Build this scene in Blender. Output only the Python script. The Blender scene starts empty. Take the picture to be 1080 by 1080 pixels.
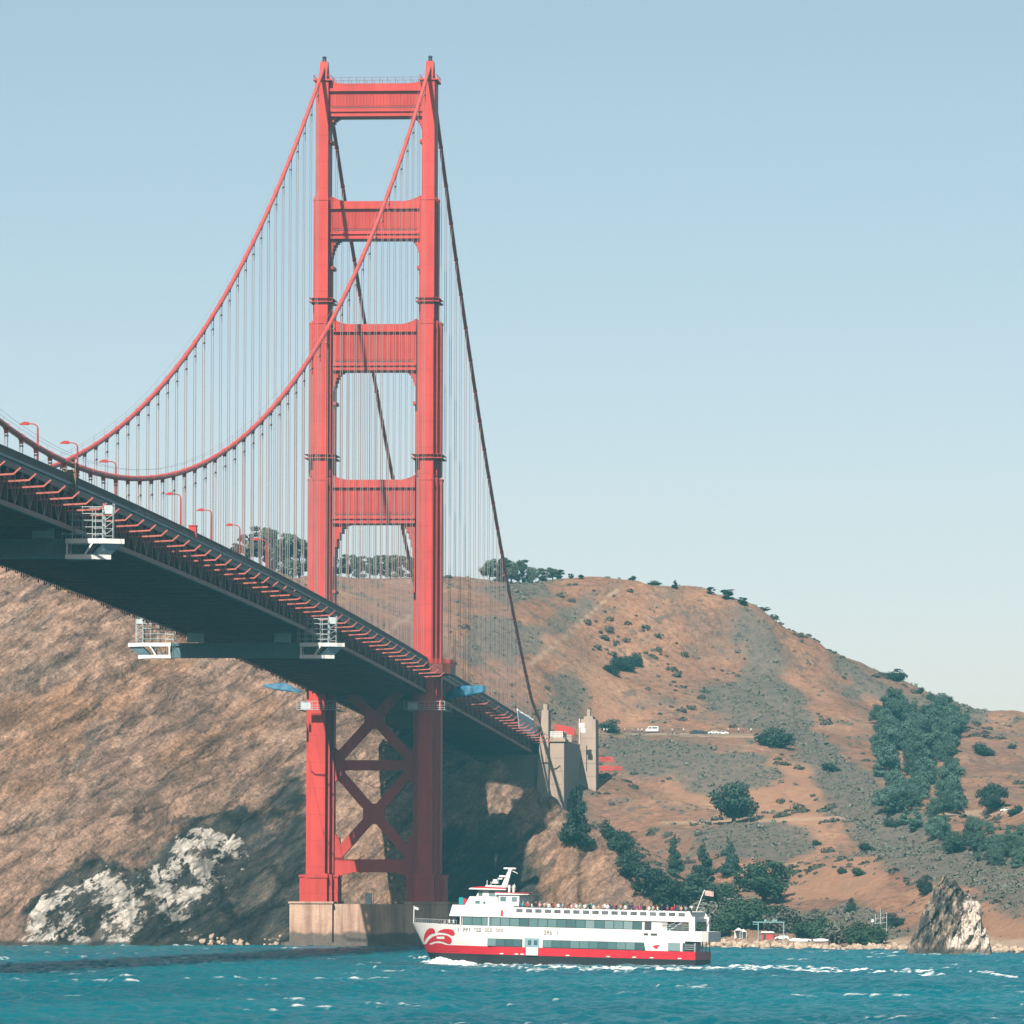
import bpy, bmesh, math, random
import numpy as np
from mathutils import Vector, Matrix
S = bpy.context.scene
COL = S.collection
rnd = random.Random(7)

# ------------------------------------------------------------------ camera
CP = np.array([175.6087, -1737.985, 8.9686])
F = 7193.17                       # focal length in pixels of a 1080 px wide frame
YAW, PITCH, ROLL = -0.0806456, 0.0585586, 0.0029883
FW = np.array([math.sin(YAW)*math.cos(PITCH), math.cos(YAW)*math.cos(PITCH), math.sin(PITCH)])
RR = np.array([math.cos(YAW), -math.sin(YAW), 0.0])
UU = np.cross(RR, FW)
RR, UU = RR*math.cos(ROLL)+UU*math.sin(ROLL), -RR*math.sin(ROLL)+UU*math.cos(ROLL)
cd = bpy.data.cameras.new('camera'); cam = bpy.data.objects.new('camera', cd); COL.objects.link(cam)
cd.sensor_width = 36; cd.lens = F/1080*36; cd.clip_start = 1; cd.clip_end = 60000
m = Matrix.Identity(4)
for i in range(3):
    m[i][0] = RR[i]; m[i][1] = UU[i]; m[i][2] = -FW[i]; m[i][3] = CP[i]
cam.matrix_world = m
S.camera = cam

def ray(px, py): return FW + RR*(px-540)/F + UU*(540-py)/F
def at(px, py, Y=None, z=None):
    d = ray(px, py)
    t = (Y-CP[1])/d[1] if Y is not None else (z-CP[2])/d[2]
    return CP + d*t
def proj(P):
    d = P-CP; w = d@FW
    return 540+F*(d@RR)/w, 540-F*(d@UU)/w

# ------------------------------------------------------------------ light
SUNV = Vector((-0.22, -1.0, 1.04)).normalized()     # towards the sun
w = bpy.data.worlds.new('World'); S.world = w; w.use_nodes = True
nt = w.node_tree; bg = nt.nodes['Background']
sky = nt.nodes.new('ShaderNodeTexSky'); sky.sky_type = 'NISHITA'; sky.sun_disc = False
sky.sun_elevation = math.asin(SUNV.z); sky.sun_rotation = math.atan2(SUNV.x, SUNV.y)
sky.air_density = 0.6; sky.dust_density = 0.8; sky.ozone_density = 1.0; sky.altitude = 0
mixw = nt.nodes.new('ShaderNodeMix'); mixw.data_type = 'RGBA'; mixw.blend_type = 'MULTIPLY'
mixw.inputs['Factor'].default_value = 1.0
tcw = nt.nodes.new('ShaderNodeTexCoord'); spw = nt.nodes.new('ShaderNodeSeparateXYZ'); nt.links.new(tcw.outputs['Generated'], spw.inputs[0])
band = nt.nodes.new('ShaderNodeValToRGB'); band.color_ramp.elements[0].position = 0.0; band.color_ramp.elements[1].position = 0.21     # pale marine layer low over the horizon
band.color_ramp.elements[0].color = (1.0, .76, .66, 1); band.color_ramp.elements[1].color = (.87, .80, .605, 1)
nt.links.new(spw.outputs['Z'], band.inputs['Fac']); nt.links.new(band.outputs['Color'], mixw.inputs['B'])
nt.links.new(sky.outputs['Color'], mixw.inputs['A']); nt.links.new(mixw.outputs['Result'], bg.inputs['Color'])
bg.inputs['Strength'].default_value = 0.118
sd = bpy.data.lights.new('sun', 'SUN'); sd.energy = 5.0; sd.angle = math.radians(0.5); sd.color = (1.0, 0.93, 0.83)
so = bpy.data.objects.new('sun', sd); COL.objects.link(so)
so.rotation_euler = SUNV.to_track_quat('Z', 'Y').to_euler(); so.location = (-200, -900, 900)
vs = S.view_settings; S.display_settings.display_device = 'sRGB'
vs.view_transform = 'Standard'; vs.look = 'None'; vs.gamma = 1; vs.exposure = 0.62; vs.use_curve_mapping = False
S.cycles.max_bounces = 6; S.cycles.diffuse_bounces = 0; S.cycles.volume_bounces = 0

# ------------------------------------------------------------------ helpers
def tag(o, label=None, cat=None, group=None, kind=None):
    if label: o['label'] = label
    if cat: o['category'] = cat
    if group: o['group'] = group
    if kind: o['kind'] = kind
    return o
def empty(name, loc=(0, 0, 0), rz=0.0):
    o = bpy.data.objects.new(name, None); COL.objects.link(o); o.location = loc; o.rotation_euler = (0, 0, rz)
    o.empty_display_size = 1
    return o
class MB:
    def __init__(s): s.v = []; s.f = []
    def add(s, vs_, fs):
        n = len(s.v); s.v += [tuple(map(float, q)) for q in vs_]; s.f += [tuple(i+n for i in q) for q in fs]; return s
    def box(s, x0, x1, y0, y1, z0, z1):
        return s.add([(x0,y0,z0),(x1,y0,z0),(x1,y1,z0),(x0,y1,z0),(x0,y0,z1),(x1,y0,z1),(x1,y1,z1),(x0,y1,z1)],
                     [(3,2,1,0),(4,5,6,7),(0,1,5,4),(1,2,6,5),(2,3,7,6),(3,0,4,7)])
    def beam(s, a, b, w=.3, h=None, up=(0, 0, 1)):
        h = w if h is None else h
        a = Vector(a); b = Vector(b); d = (b-a).normalized(); up = Vector(up)
        if abs(d.dot(up)) > .98: up = Vector((0, 1, 0))
        sx = d.cross(up).normalized(); sz = sx.cross(d)
        q = []
        for p in (a, b):
            for i, j in ((-1,-1),(1,-1),(1,1),(-1,1)): q.append(p+sx*w/2*i+sz*h/2*j)
        return s.add(q, [(0,1,2,3),(7,6,5,4),(0,4,5,1),(1,5,6,2),(2,6,7,3),(3,7,4,0)])
    def tube(s, pts, r, n=6, cap=True):
        pts = [Vector(p) for p in pts]; rs = r if isinstance(r, (list, tuple)) else [r]*len(pts)
        q = []; 
        for k, p in enumerate(pts):
            d = (pts[min(k+1, len(pts)-1)]-pts[max(k-1, 0)]).normalized()
            ref = Vector((0,0,1)) if abs(d.z) < .9 else Vector((0,1,0))
            sx = d.cross(ref).normalized(); sz = sx.cross(d)
            for i in range(n):
                t = 2*math.pi*i/n; q.append(p+(sx*math.cos(t)+sz*math.sin(t))*rs[k])
        fs = []
        for k in range(len(pts)-1):
            for i in range(n):
                j = (i+1) % n; fs.append((k*n+i, k*n+j, k*n+n+j, k*n+n+i))
        if cap: fs += [tuple(range(n))[::-1], tuple(range(len(q)-n, len(q)))]
        return s.add(q, fs)
    def prism(s, poly, lo, hi, axis='y'):
        n = len(poly)
        def P(a, b, c): return {'y': (a, c, b), 'z': (a, b, c), 'x': (c, a, b)}[axis]
        q = [P(a, b, lo) for a, b in poly]+[P(a, b, hi) for a, b in poly]
        return s.add(q, [tuple(range(n))[::-1], tuple(range(n, 2*n))]+[(i, (i+1) % n, (i+1) % n+n, i+n) for i in range(n)])
    def build(s, name, mat, parent=None, smooth=False):
        me = bpy.data.meshes.new(name); me.from_pydata(s.v, [], s.f)
        bm = bmesh.new(); bm.from_mesh(me); bmesh.ops.recalc_face_normals(bm, faces=bm.faces); bm.to_mesh(me); bm.free()
        me.materials.append(mat)
        if smooth: me.polygons.foreach_set('use_smooth', [True]*len(me.polygons))
        o = bpy.data.objects.new(name, me); COL.objects.link(o)
        if parent is not None: o.parent = parent
        return o
def dup(o, parent=None):
    c = o.copy(); COL.objects.link(c)
    if parent is not None: c.parent = parent
    for ch in list(o.children): dup(ch, c)
    return c
def ordinal(n):
    return '%d%s' % (n, 'th' if 10 <= n % 100 <= 20 else {1: 'st', 2: 'nd', 3: 'rd'}.get(n % 10, 'th'))

# ------------------------------------------------------------------ materials
def newmat(name):
    mt = bpy.data.materials.new(name); mt.use_nodes = True
    n = mt.node_tree; return mt, n, n.nodes['Principled BSDF']
def mixrgb(n, fac, a, b, blend='MIX'):
    x = n.nodes.new('ShaderNodeMix'); x.data_type = 'RGBA'; x.blend_type = blend
    for sock, val in (('Factor', fac), ('A', a), ('B', b)):
        if isinstance(val, (int, float)): x.inputs[sock].default_value = val
        elif isinstance(val, tuple): x.inputs[sock].default_value = (*val, 1)[:4]
        else: n.links.new(val, x.inputs[sock])
    return x.outputs['Result']
def noise(n, scale, detail=5, rough=.6, vec=None, stretch=None, dist=0):
    t = n.nodes.new('ShaderNodeTexNoise'); t.inputs['Scale'].default_value = scale; t.inputs['Detail'].default_value = detail
    t.inputs['Roughness'].default_value = rough; t.inputs['Distortion'].default_value = dist
    if vec is None:
        vec = n.nodes.new('ShaderNodeTexCoord').outputs['Object']
    if stretch:
        mp = n.nodes.new('ShaderNodeMapping'); mp.inputs['Scale'].default_value = stretch[:3]
        if len(stretch) > 3: mp.inputs['Rotation'].default_value = stretch[3:]
        n.links.new(vec, mp.inputs['Vector']); vec = mp.outputs['Vector']
    n.links.new(vec, t.inputs['Vector']); return t.outputs['Fac']
def ramp(n, fac, stops):
    r = n.nodes.new('ShaderNodeValToRGB'); e = r.color_ramp.elements
    while len(e) < len(stops): e.new(.5)
    for k, (p, c) in enumerate(stops):
        e[k].position = p; e[k].color = (c, c, c, 1) if isinstance(c, (int, float)) else (*c, 1)
    n.links.new(fac, r.inputs['Fac']); return r.outputs['Color']
def math_(n, op, a, b=0.0):
    x = n.nodes.new('ShaderNodeMath'); x.operation = op
    for k, val in enumerate((a, b)):
        if isinstance(val, (int, float)): x.inputs[k].default_value = val
        else: n.links.new(val, x.inputs[k])
    return x.outputs[0]
def bump(n, bs, h, strength, dist):
    b = n.nodes.new('ShaderNodeBump'); b.inputs['Strength'].default_value = strength; b.inputs['Distance'].default_value = dist
    n.links.new(h, b.inputs['Height']); n.links.new(b.outputs['Normal'], bs.inputs['Normal'])
def simple(name, c, rough=.55, var=.12, scale=.4, metal=0.0, stretch=None):
    mt, n, b = newmat(name)
    dark = tuple(x*(1-var) for x in c); lite = tuple(min(1, x*(1+var)) for x in c)
    r = ramp(n, noise(n, scale, stretch=stretch), [(.3, dark), (.7, lite)])
    n.links.new(r, b.inputs['Base Color']); b.inputs['Roughness'].default_value = rough; b.inputs['Metallic'].default_value = metal
    return mt
RED = (0.62, 0.060, 0.048)
def steel(name, c, plates=True):
    mt, n, b = newmat(name)
    streak = ramp(n, noise(n, .5, 6, .65, stretch=(1, 1, .06)), [(.35, tuple(x*.76 for x in c)), (.65, c)])
    patch = ramp(n, noise(n, .09, 4), [(.3, .82), (.7, 1.08)])
    col = mixrgb(n, 1.0, streak, patch, 'MULTIPLY')
    if plates:
        tc = n.nodes.new('ShaderNodeTexCoord'); sp = n.nodes.new('ShaderNodeSeparateXYZ'); n.links.new(tc.outputs['Object'], sp.inputs[0])
        fr = math_(n, 'FRACT', math_(n, 'DIVIDE', sp.outputs['Z'], 6.7))
        seam = math_(n, 'LESS_THAN', fr, .03)
        col = mixrgb(n, math_(n, 'MULTIPLY', seam, .28), col, tuple(x*.35 for x in c))
    n.links.new(col, b.inputs['Base Color']); b.inputs['Roughness'].default_value = .55
    b.inputs['Specular IOR Level'].default_value = .3
    return mt
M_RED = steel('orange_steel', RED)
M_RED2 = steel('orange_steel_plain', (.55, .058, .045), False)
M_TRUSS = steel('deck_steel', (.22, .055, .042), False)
M_CABLE = simple('cable_paint', (.58, .085, .065), .5, .10, .3)
M_ROPE = simple('suspender_rope', (.33, .245, .235), .6, .1, .2)
M_GREY = simple('grey_fascia', (.30, .33, .35), .6, .15, .3)
M_RAIL = simple('rail_paint', (.085, .055, .055), .6)
M_BRK = simple('bracket_paint', (.46, .115, .085), .6)
M_DARK = simple('dark_metal', (.05, .055, .06), .5)
M_ASPH = simple('asphalt', (.05, .05, .052), .9)
M_WHITE = simple('white_paint', (.82, .81, .78), .4, .05, .5)
M_SCAF = simple('galvanised_scaffold', (.50, .56, .58), .45, .12, .8)
M_TARPB = simple('blue_tarpaulin', (.015, .12, .22), .6, .25, .35)
M_TARPW = simple('white_tarpaulin', (.70, .72, .72), .7, .2, .3)
def concrete():
    mt, n, b = newmat('stained_concrete')
    base = ramp(n, noise(n, .16, 6, .65), [(.3, (.44, .27, .19)), (.7, (.66, .45, .33))])
    st = ramp(n, noise(n, .35, 5, .7, stretch=(1, 1, .05)), [(.42, 0.0), (.62, 1.0)])
    c = mixrgb(n, math_(n, 'MULTIPLY', st, .7), base, (.20, .10, .07))
    tc = n.nodes.new('ShaderNodeTexCoord'); sp = n.nodes.new('ShaderNodeSeparateXYZ'); n.links.new(tc.outputs['Object'], sp.inputs[0])
    edge = math_(n, 'ADD', sp.outputs['Z'], math_(n, 'MULTIPLY', noise(n, .3, 5), 3.0))
    wet = ramp(n, math_(n, 'DIVIDE', edge, 10.0), [(.46, 1.0), (.54, 0.0)])
    c = mixrgb(n, math_(n, 'MULTIPLY', wet, .8), c, (.06, .065, .06))
    n.links.new(c, b.inputs['Base Color']); b.inputs['Roughness'].default_value = .85
    bump(n, b, noise(n, 1.2, 6, .7), .5, .4); return mt
M_CONC = concrete()
M_CONC2 = simple('pylon_concrete', (.40, .30, .235), .85, .15, .25, stretch=(1, 1, .3))
# ------------------------------------------------------------------ terrain: one height field through surveyed points
COLS = {
 -70: [(998,-60),(930,-38),(840,2),(740,48),(650,95),(580,145),(480,250),(420,420)],
 0: [(998,-45),(930,-25),(840,15),(740,60),(650,105),(580,160),(500,260),(460,420)],
 100: [(998,-30),(930,-8),(840,32),(740,78),(650,125),(600,170),(560,300),(535,460)],
 200: [(998,5),(930,28),(840,68),(740,115),(660,160),(610,260),(575,460)],
 270: [(997,40),(930,58),(840,95),(740,140),(680,190),(630,320),(592,560)],
 330: [(997,55),(930,72),(860,95),(760,140),(700,240),(650,380),(606,600)],
 400: [(996,62),(930,78),(860,100),(790,140),(740,240),(690,340),(650,450),(608,620)],
 470: [(996,68),(930,84),(860,108),(815,180),(800,343),(770,430),(690,500),(650,560),(605,640)],
 520: [(996,62),(960,68),(900,78),(850,90),(812,104),(810,200),(802,343),(772,430),(700,520),(650,580),(606,645)],
 560: [(996,52),(930,68),(880,85),(852,130),(842,220),(838,343),(775,440),(700,530),(650,590),(607,645)],
 590: [(996,38),(940,54),(890,76),(874,130),(870,220),(864,343),(800,450),(775,485),(700,560),(650,610),(608,650)],
 625: [(996,22),(950,42),(905,65),(882,100),(890,160),(872,343),(830,420),(800,470),(774,510),(765,535),(700,600),(608,650)],
 660: [(998,2),(960,20),(916,58),(912,90),(930,150),(885,280),(830,400),(790,490),(774,530),(765,550),(690,620),(612,655)],
 700: [(999,-8),(965,12),(960,36),(975,90),(955,140),(900,250),(840,380),(790,490),(774,530),(765,550),(690,630),(618,658)],
 760: [(1000,-18),(984,-4),(988,30),(975,90),(930,190),(870,310),(820,410),(786,490),(774,530),(766,555),(700,640),(630,668)],
 810: [(1001,-60),(992,-20),(970,50),(930,150),(870,290),(820,400),(786,480),(774,525),(766,550),(720,620),(640,675)],
 860: [(1002,-92),(992,-50),(960,40),(920,150),(860,300),(810,430),(770,550),(720,640),(664,700)],
 910: [(1002,-90),(990,-50),(950,50),(900,180),(850,330),(800,480),(750,610),(695,710)],
 960: [(1003,-120),(990,-80),(950,20),(900,170),(850,340),(800,500),(760,610),(718,720)],
 1020: [(1005,-190),(985,-120),(940,0),(890,150),(840,350),(790,520),(741,720)],
 1080: [(1007,-250),(985,-180),(940,-60),(900,100),(857,300),(800,500),(749,720)],
 1150: [(1009,-300),(985,-220),(940,-100),(890,80),(850,300),(800,500),(755,720)],
}
pts = []
for px, rows in COLS.items():
    for k, (py, Y) in enumerate(rows):
        P = at(px, py, Y=Y)
        if k == 0:
            P[2] = 0.0
            pts += [(P[0], P[1]-22, -4.0), (P[0], P[1]-80, -14.0)]
        pts.append(tuple(P))
    pts += [(P[0], P[1]+150, P[2]-22), (P[0], P[1]+450, P[2]-70)]
pts = np.array(pts)
def kern(A, B): return np.sqrt((A[:, None, 0]-B[None, :, 0])**2+(A[:, None, 1]-B[None, :, 1])**2+9.0)
n_ = len(pts); K = kern(pts, pts); Pm = np.c_[np.ones(n_), pts[:, :2]]
sol = np.linalg.solve(np.block([[K+np.eye(n_)*-.6, Pm], [Pm.T, np.zeros((3, 3))]]), np.r_[pts[:, 2], 0, 0, 0])
def base_h(x, y):
    out = np.empty(x.size); xy = np.c_[x.ravel(), y.ravel()]
    for i in range(0, len(xy), 40000):
        q = xy[i:i+40000]; out[i:i+40000] = kern(q, pts)@sol[:n_]+np.c_[np.ones(len(q)), q]@sol[n_:]
    return out.reshape(x.shape)
_rs = np.random.RandomState(3); _tab = _rs.rand(512, 512).astype(np.float64)
def vnoise(x, y):
    xi = np.floor(x).astype(int); yi = np.floor(y).astype(int); fx = x-xi; fy = y-yi
    fx = fx*fx*fx*(fx*(fx*6-15)+10); fy = fy*fy*fy*(fy*(fy*6-15)+10)
    g = lambda a, b: _tab[a % 512, b % 512]
    return (g(xi, yi)*(1-fx)+g(xi+1, yi)*fx)*(1-fy)+(g(xi, yi+1)*(1-fx)+g(xi+1, yi+1)*fx)*fy
def fbm(x, y, oct_=5, gain=.5, ridge=False, off=0.0):
    s = 0; a = 1; tot = 0; x = x+off*17.3+100; y = y+off*9.1+100
    for k in range(oct_):
        v = vnoise(x, y)
        if ridge: v = 1-abs(2*v-1)
        s = s+a*v; tot += a; a *= gain; x, y = x*1.93*.8-y*1.93*.6+31.7, x*1.93*.6+y*1.93*.8+11.3
    return s/tot
def inpoly(px, py, poly):
    c = np.zeros(px.shape, bool); n = len(poly); j = n-1
    for i in range(n):
        xi, yi = poly[i]; xj, yj = poly[j]
        c ^= ((yi > py) != (yj > py)) & (px < (xj-xi)*(py-yi)/((yj-yi) or 1e-9)+xi); j = i
    return c
gx = np.arange(-330, 331, 1.3)
gy = [-400.0]
while gy[-1] < 1250:
    y = gy[-1]; gy.append(y+(1.25 if -70 < y < 190 else (2.0 if y < 760 else 8.0)))
gy = np.array(gy)
X, Y = np.meshgrid(gx, gy)
H0 = base_h(X, Y)
sstep = lambda a, b, v: np.clip((v-a)/(b-a), 0, 1)**2*(3-2*np.clip((v-a)/(b-a), 0, 1))
px0, py0 = proj(np.stack([X, Y, H0], -1))
# cliff: the headland under and left of the bridge
cliff = sstep(900, 560, px0+0.6*(Y-60))*sstep(330, 170, Y)*sstep(0, 3, H0+3)
u1 = X*.62+H0*.78; u2 = -X*.78+H0*.62           # bedding planes dip to the left
rel = (fbm(u1/60, u2/15+Y/90, 7, .58, True)-.55)*15.0 + (fbm(X/9, H0/9, 4, .6, True, 3)-.5)*3.4
hill = (fbm(X/70, Y/90, 5, .5, False, 7)-.5)*9.0+(fbm(X/14, Y/16, 4, .55, False, 9)-.5)*1.6
gull = -np.clip(fbm(X/55+Y/160, Y/300, 4, .5, True, 12)-.62, 0, 1)*16
damp = sstep(0.0, 10, H0)*.85+.15
flat = np.exp(-((H0-66)/3.5)**2)*sstep(585, 640, px0)*sstep(470, 520, Y)*sstep(600, 560, Y)
lim = np.exp(-((X)/17.0)**2)*sstep(40, 120, Y)*sstep(560, 460, Y)*.9      # keep the ground clear of the side span
H = H0+(cliff*rel+(1-cliff)*(hill+gull)*(1-flat))*damp*(1-lim)
H = np.where(H0 < 0, np.minimum(H, H0*.5+ .0), H)
edge = sstep(.2, 3.0, H)*sstep(7, 3, H)
H += edge*(fbm(X/4.5, Y/4.5, 3, .6, True, 21)-.5)*2.2*cliff
PX, PY = proj(np.stack([X, Y, H], -1))
def Hat(x, y):
    i = np.clip((x-gx[0])/1.3, 0, len(gx)-2); ii = int(i); fi = i-ii
    j = int(np.clip(np.searchsorted(gy, y)-1, 0, len(gy)-2)); fj = (y-gy[j])/(gy[j+1]-gy[j])
    return (H[j, ii]*(1-fi)+H[j, ii+1]*fi)*(1-fj)+(H[j+1, ii]*(1-fi)+H[j+1, ii+1]*fi)*fj
def hit(px, py):
    """where the line of sight through a spot of the photograph meets the ground"""
    d = ray(px, py); best = None; t = 1300.0
    while t < 2900:
        P = CP+d*t; g = Hat(P[0], P[1]) - P[2]
        if g >= 0 and P[1] > -330: return np.array([P[0], P[1], P[2]])
        ang = g/t
        if best is None or ang > best[0]: best = (ang, P[0], P[1], P[2]+g)
        t += 1.5
    return np.array(best[1:])
def soft(a, k):
    for _ in range(k):
        p = np.pad(a, 1, mode='edge'); a = (p[1:-1, :-2]+p[1:-1, 2:]+p[:-2, 1:-1]+p[2:, 1:-1]+2*p[1:-1, 1:-1])/6
    return a
# ---- ground cover masks
wob = (fbm(X/11, Y/22, 4, .6, False, 31)-.5); wob2 = (fbm(X/11, Y/22, 4, .6, False, 37)-.5)
qx = PX+wob*34; qy = PY+wob2*22
vis = np.ones_like(X)
SCRUB = [
 [(790,640),(815,665),(832,700),(838,728),(858,765),(900,808),(960,850),(1020,885),(1090,905),(1090,975),(1010,932),(960,925),(900,885),(862,832),(842,795),(800,772),(740,748),(738,728),(772,715),(783,690),(768,672),(772,650)],
 [(806,644),(860,683),(916,714),(966,733),(1040,743),(1045,760),(1000,770),(930,735),(880,705),(835,665)],
 [(490,645),(545,652),(545,690),(495,702)], [(535,692),(560,668),(612,628),(640,615),(622,640),(570,680),(545,705)],
 [(575,716),(612,712),(616,745),(600,765),(574,750)], [(740,870),(832,868),(858,890),(832,912),(760,905),(738,890)],
 [(500,620),(560,612),(590,625),(540,640)], [(630,778),(700,778),(760,790),(700,815),(640,812)], [(700,800),(800,795),(830,820),(760,838),(720,830)],
 [(840,960),(900,955),(950,975),(950,1000),(840,1000)], [(885,720),(912,724),(916,735),(890,732)]]
scrub = np.zeros_like(X)
for p in SCRUB: scrub = np.maximum(scrub, inpoly(qx, qy, p).astype(float))
far = sstep(560, 640, px0+Y*.2)*(1-cliff)
scrub *= 1-cliff
speck = fbm(X/7, Y/12, 4, .6, False, 41)
scrub = np.maximum(scrub*np.clip(.55+speck*.8, 0, 1), (sstep(.60, .68, speck)*.55)*(1-cliff))
dirt = np.zeros_like(X)
DIRT = [[(788,690),(870,770),(905,800),(860,770),(820,730)], [(780,668),(800,676),(850,720),(880,735),(860,740),(815,700)], [(1040,950),(1090,945),(1090,995),(1040,992)],
        [(700,815),(850,800),(870,860),(880,900),(820,865),(700,840)], [(560,705),(640,625),(600,640),(545,690)], [(640,690),(575,772),(690,772),(640,740)], [(760,925),(930,905),(940,950),(850,950)]]
for p in DIRT: dirt = np.maximum(dirt, inpoly(qx, qy, p).astype(float))
# foot tracks and the service road: pale bare soil
def track(line, wpx):
    d = np.full(X.shape, 1e9)
    for (x0, y0), (x1, y1) in zip(line[:-1], line[1:]):
        tt = np.clip(((PX-x0)*(x1-x0)+(PY-y0)*(y1-y0))/((x1-x0)**2+(y1-y0)**2), 0, 1)
        d = np.minimum(d, np.hypot(PX-x0-tt*(x1-x0), PY-y0-tt*(y1-y0)))
    return (d < wpx).astype(float)*(1-cliff)
path = np.maximum.reduce([track([(700,868),(790,866),(890,862)], 1.6), track([(990,860),(1040,857),(1090,853)], 3), track([(560,700),(600,668),(650,622)], 1.5), track([(375,690),(432,650)], 1.5)])
path = np.maximum(path, track([(628,775),(700,774.5),(800,777)], 1.4))
GUANO = [[(20,985),(30,960),(60,938),(100,922),(118,920),(112,932),(85,945),(62,960),(48,985)], [(60,992),(70,965),(88,965),(100,972),(108,950),(130,938),(160,930),(182,935),(176,948),(150,952),(146,972),(140,992),(104,994)],
         [(180,898),(196,880),(214,872),(228,884),(248,894),(240,915),(216,930),(200,928),(186,914)], [(168,950),(186,940),(212,930),(218,950),(200,965),(180,962)], [(172,925),(180,905),(192,930),(184,940)], [(240,900),(262,885),(266,900),(250,915)]]
guano = np.zeros_like(X)
gqx = px0+wob*16; gqy = py0+wob2*14-26
for p in GUANO: guano = np.maximum(guano, inpoly(gqx, gqy, p).astype(float))
OUT = [(14,1002),(26,962),(60,934),(112,914),(150,920),(178,890),(206,866),(246,882),(262,896),(252,930),(224,962),(205,1002)]
out_ = inpoly(gqx, gqy, OUT).astype(float)
guano = np.maximum(guano, out_*.60)*cliff
ROCKY = [[(15,1005),(22,965),(60,935),(95,918),(140,918),(170,895),(190,872),(240,862),(275,872),(290,860),(320,840),(335,830),(360,1005)], [(235,850),(330,770),(335,800),(270,850)], [(455,880),(520,850),(600,1000),(455,1000)]]
rocky = np.zeros_like(X)
for p in ROCKY: rocky = np.maximum(rocky, inpoly(px0+wob*24, py0+wob2*24, p).astype(float))
H = H+soft(out_, 5)*cliff*sstep(.5, 5, H)*(1.5+9.0*fbm(u1/11, u2/6+Y/20, 5, .6, True, 65)**1.5)
H = H+rocky*cliff*sstep(1, 8, H)*((fbm(u1/16, u2/7+Y/30, 5, .6, True, 61)-.5)*7.5)
YD = Y-cliff*sstep(2, 10, H)*((fbm(X/7, H/4.5, 4, .6, True, 91)-.5)*5.0)*(1-lim)
scrub_s, dirt_s, guano_s, rocky_s = soft(scrub, 9), soft(dirt, 12), soft(guano, 4), soft(rocky, 22)
def grid_mesh(name, X, Y, Z, mat, attrs):
    ny, nx = X.shape; me = bpy.data.meshes.new(name)
    me.vertices.add(nx*ny); me.vertices.foreach_set('co', np.stack([X, Y, Z], -1).astype(np.float32).ravel())
    idx = np.arange(nx*ny).reshape(ny, nx)
    q = np.stack([idx[:-1, :-1], idx[:-1, 1:], idx[1:, 1:], idx[1:, :-1]], -1).reshape(-1, 4)
    me.loops.add(q.size); me.loops.foreach_set('vertex_index', q.ravel().astype(np.int32))
    me.polygons.add(len(q)); me.polygons.foreach_set('loop_start', (np.arange(len(q))*4).astype(np.int32))
    me.polygons.foreach_set('use_smooth', np.ones(len(q), bool))
    for k, a in attrs.items():
        at_ = me.attributes.new(k, 'FLOAT', 'POINT'); at_.data.foreach_set('value', a.astype(np.float32).ravel())
    me.update(calc_edges=True); me.materials.append(mat)
    o = bpy.data.objects.new(name, me); COL.objects.link(o); return o
def attr(n, name):
    a = n.nodes.new('ShaderNodeAttribute'); a.attribute_name = name; return a.outputs['Fac']
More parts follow.
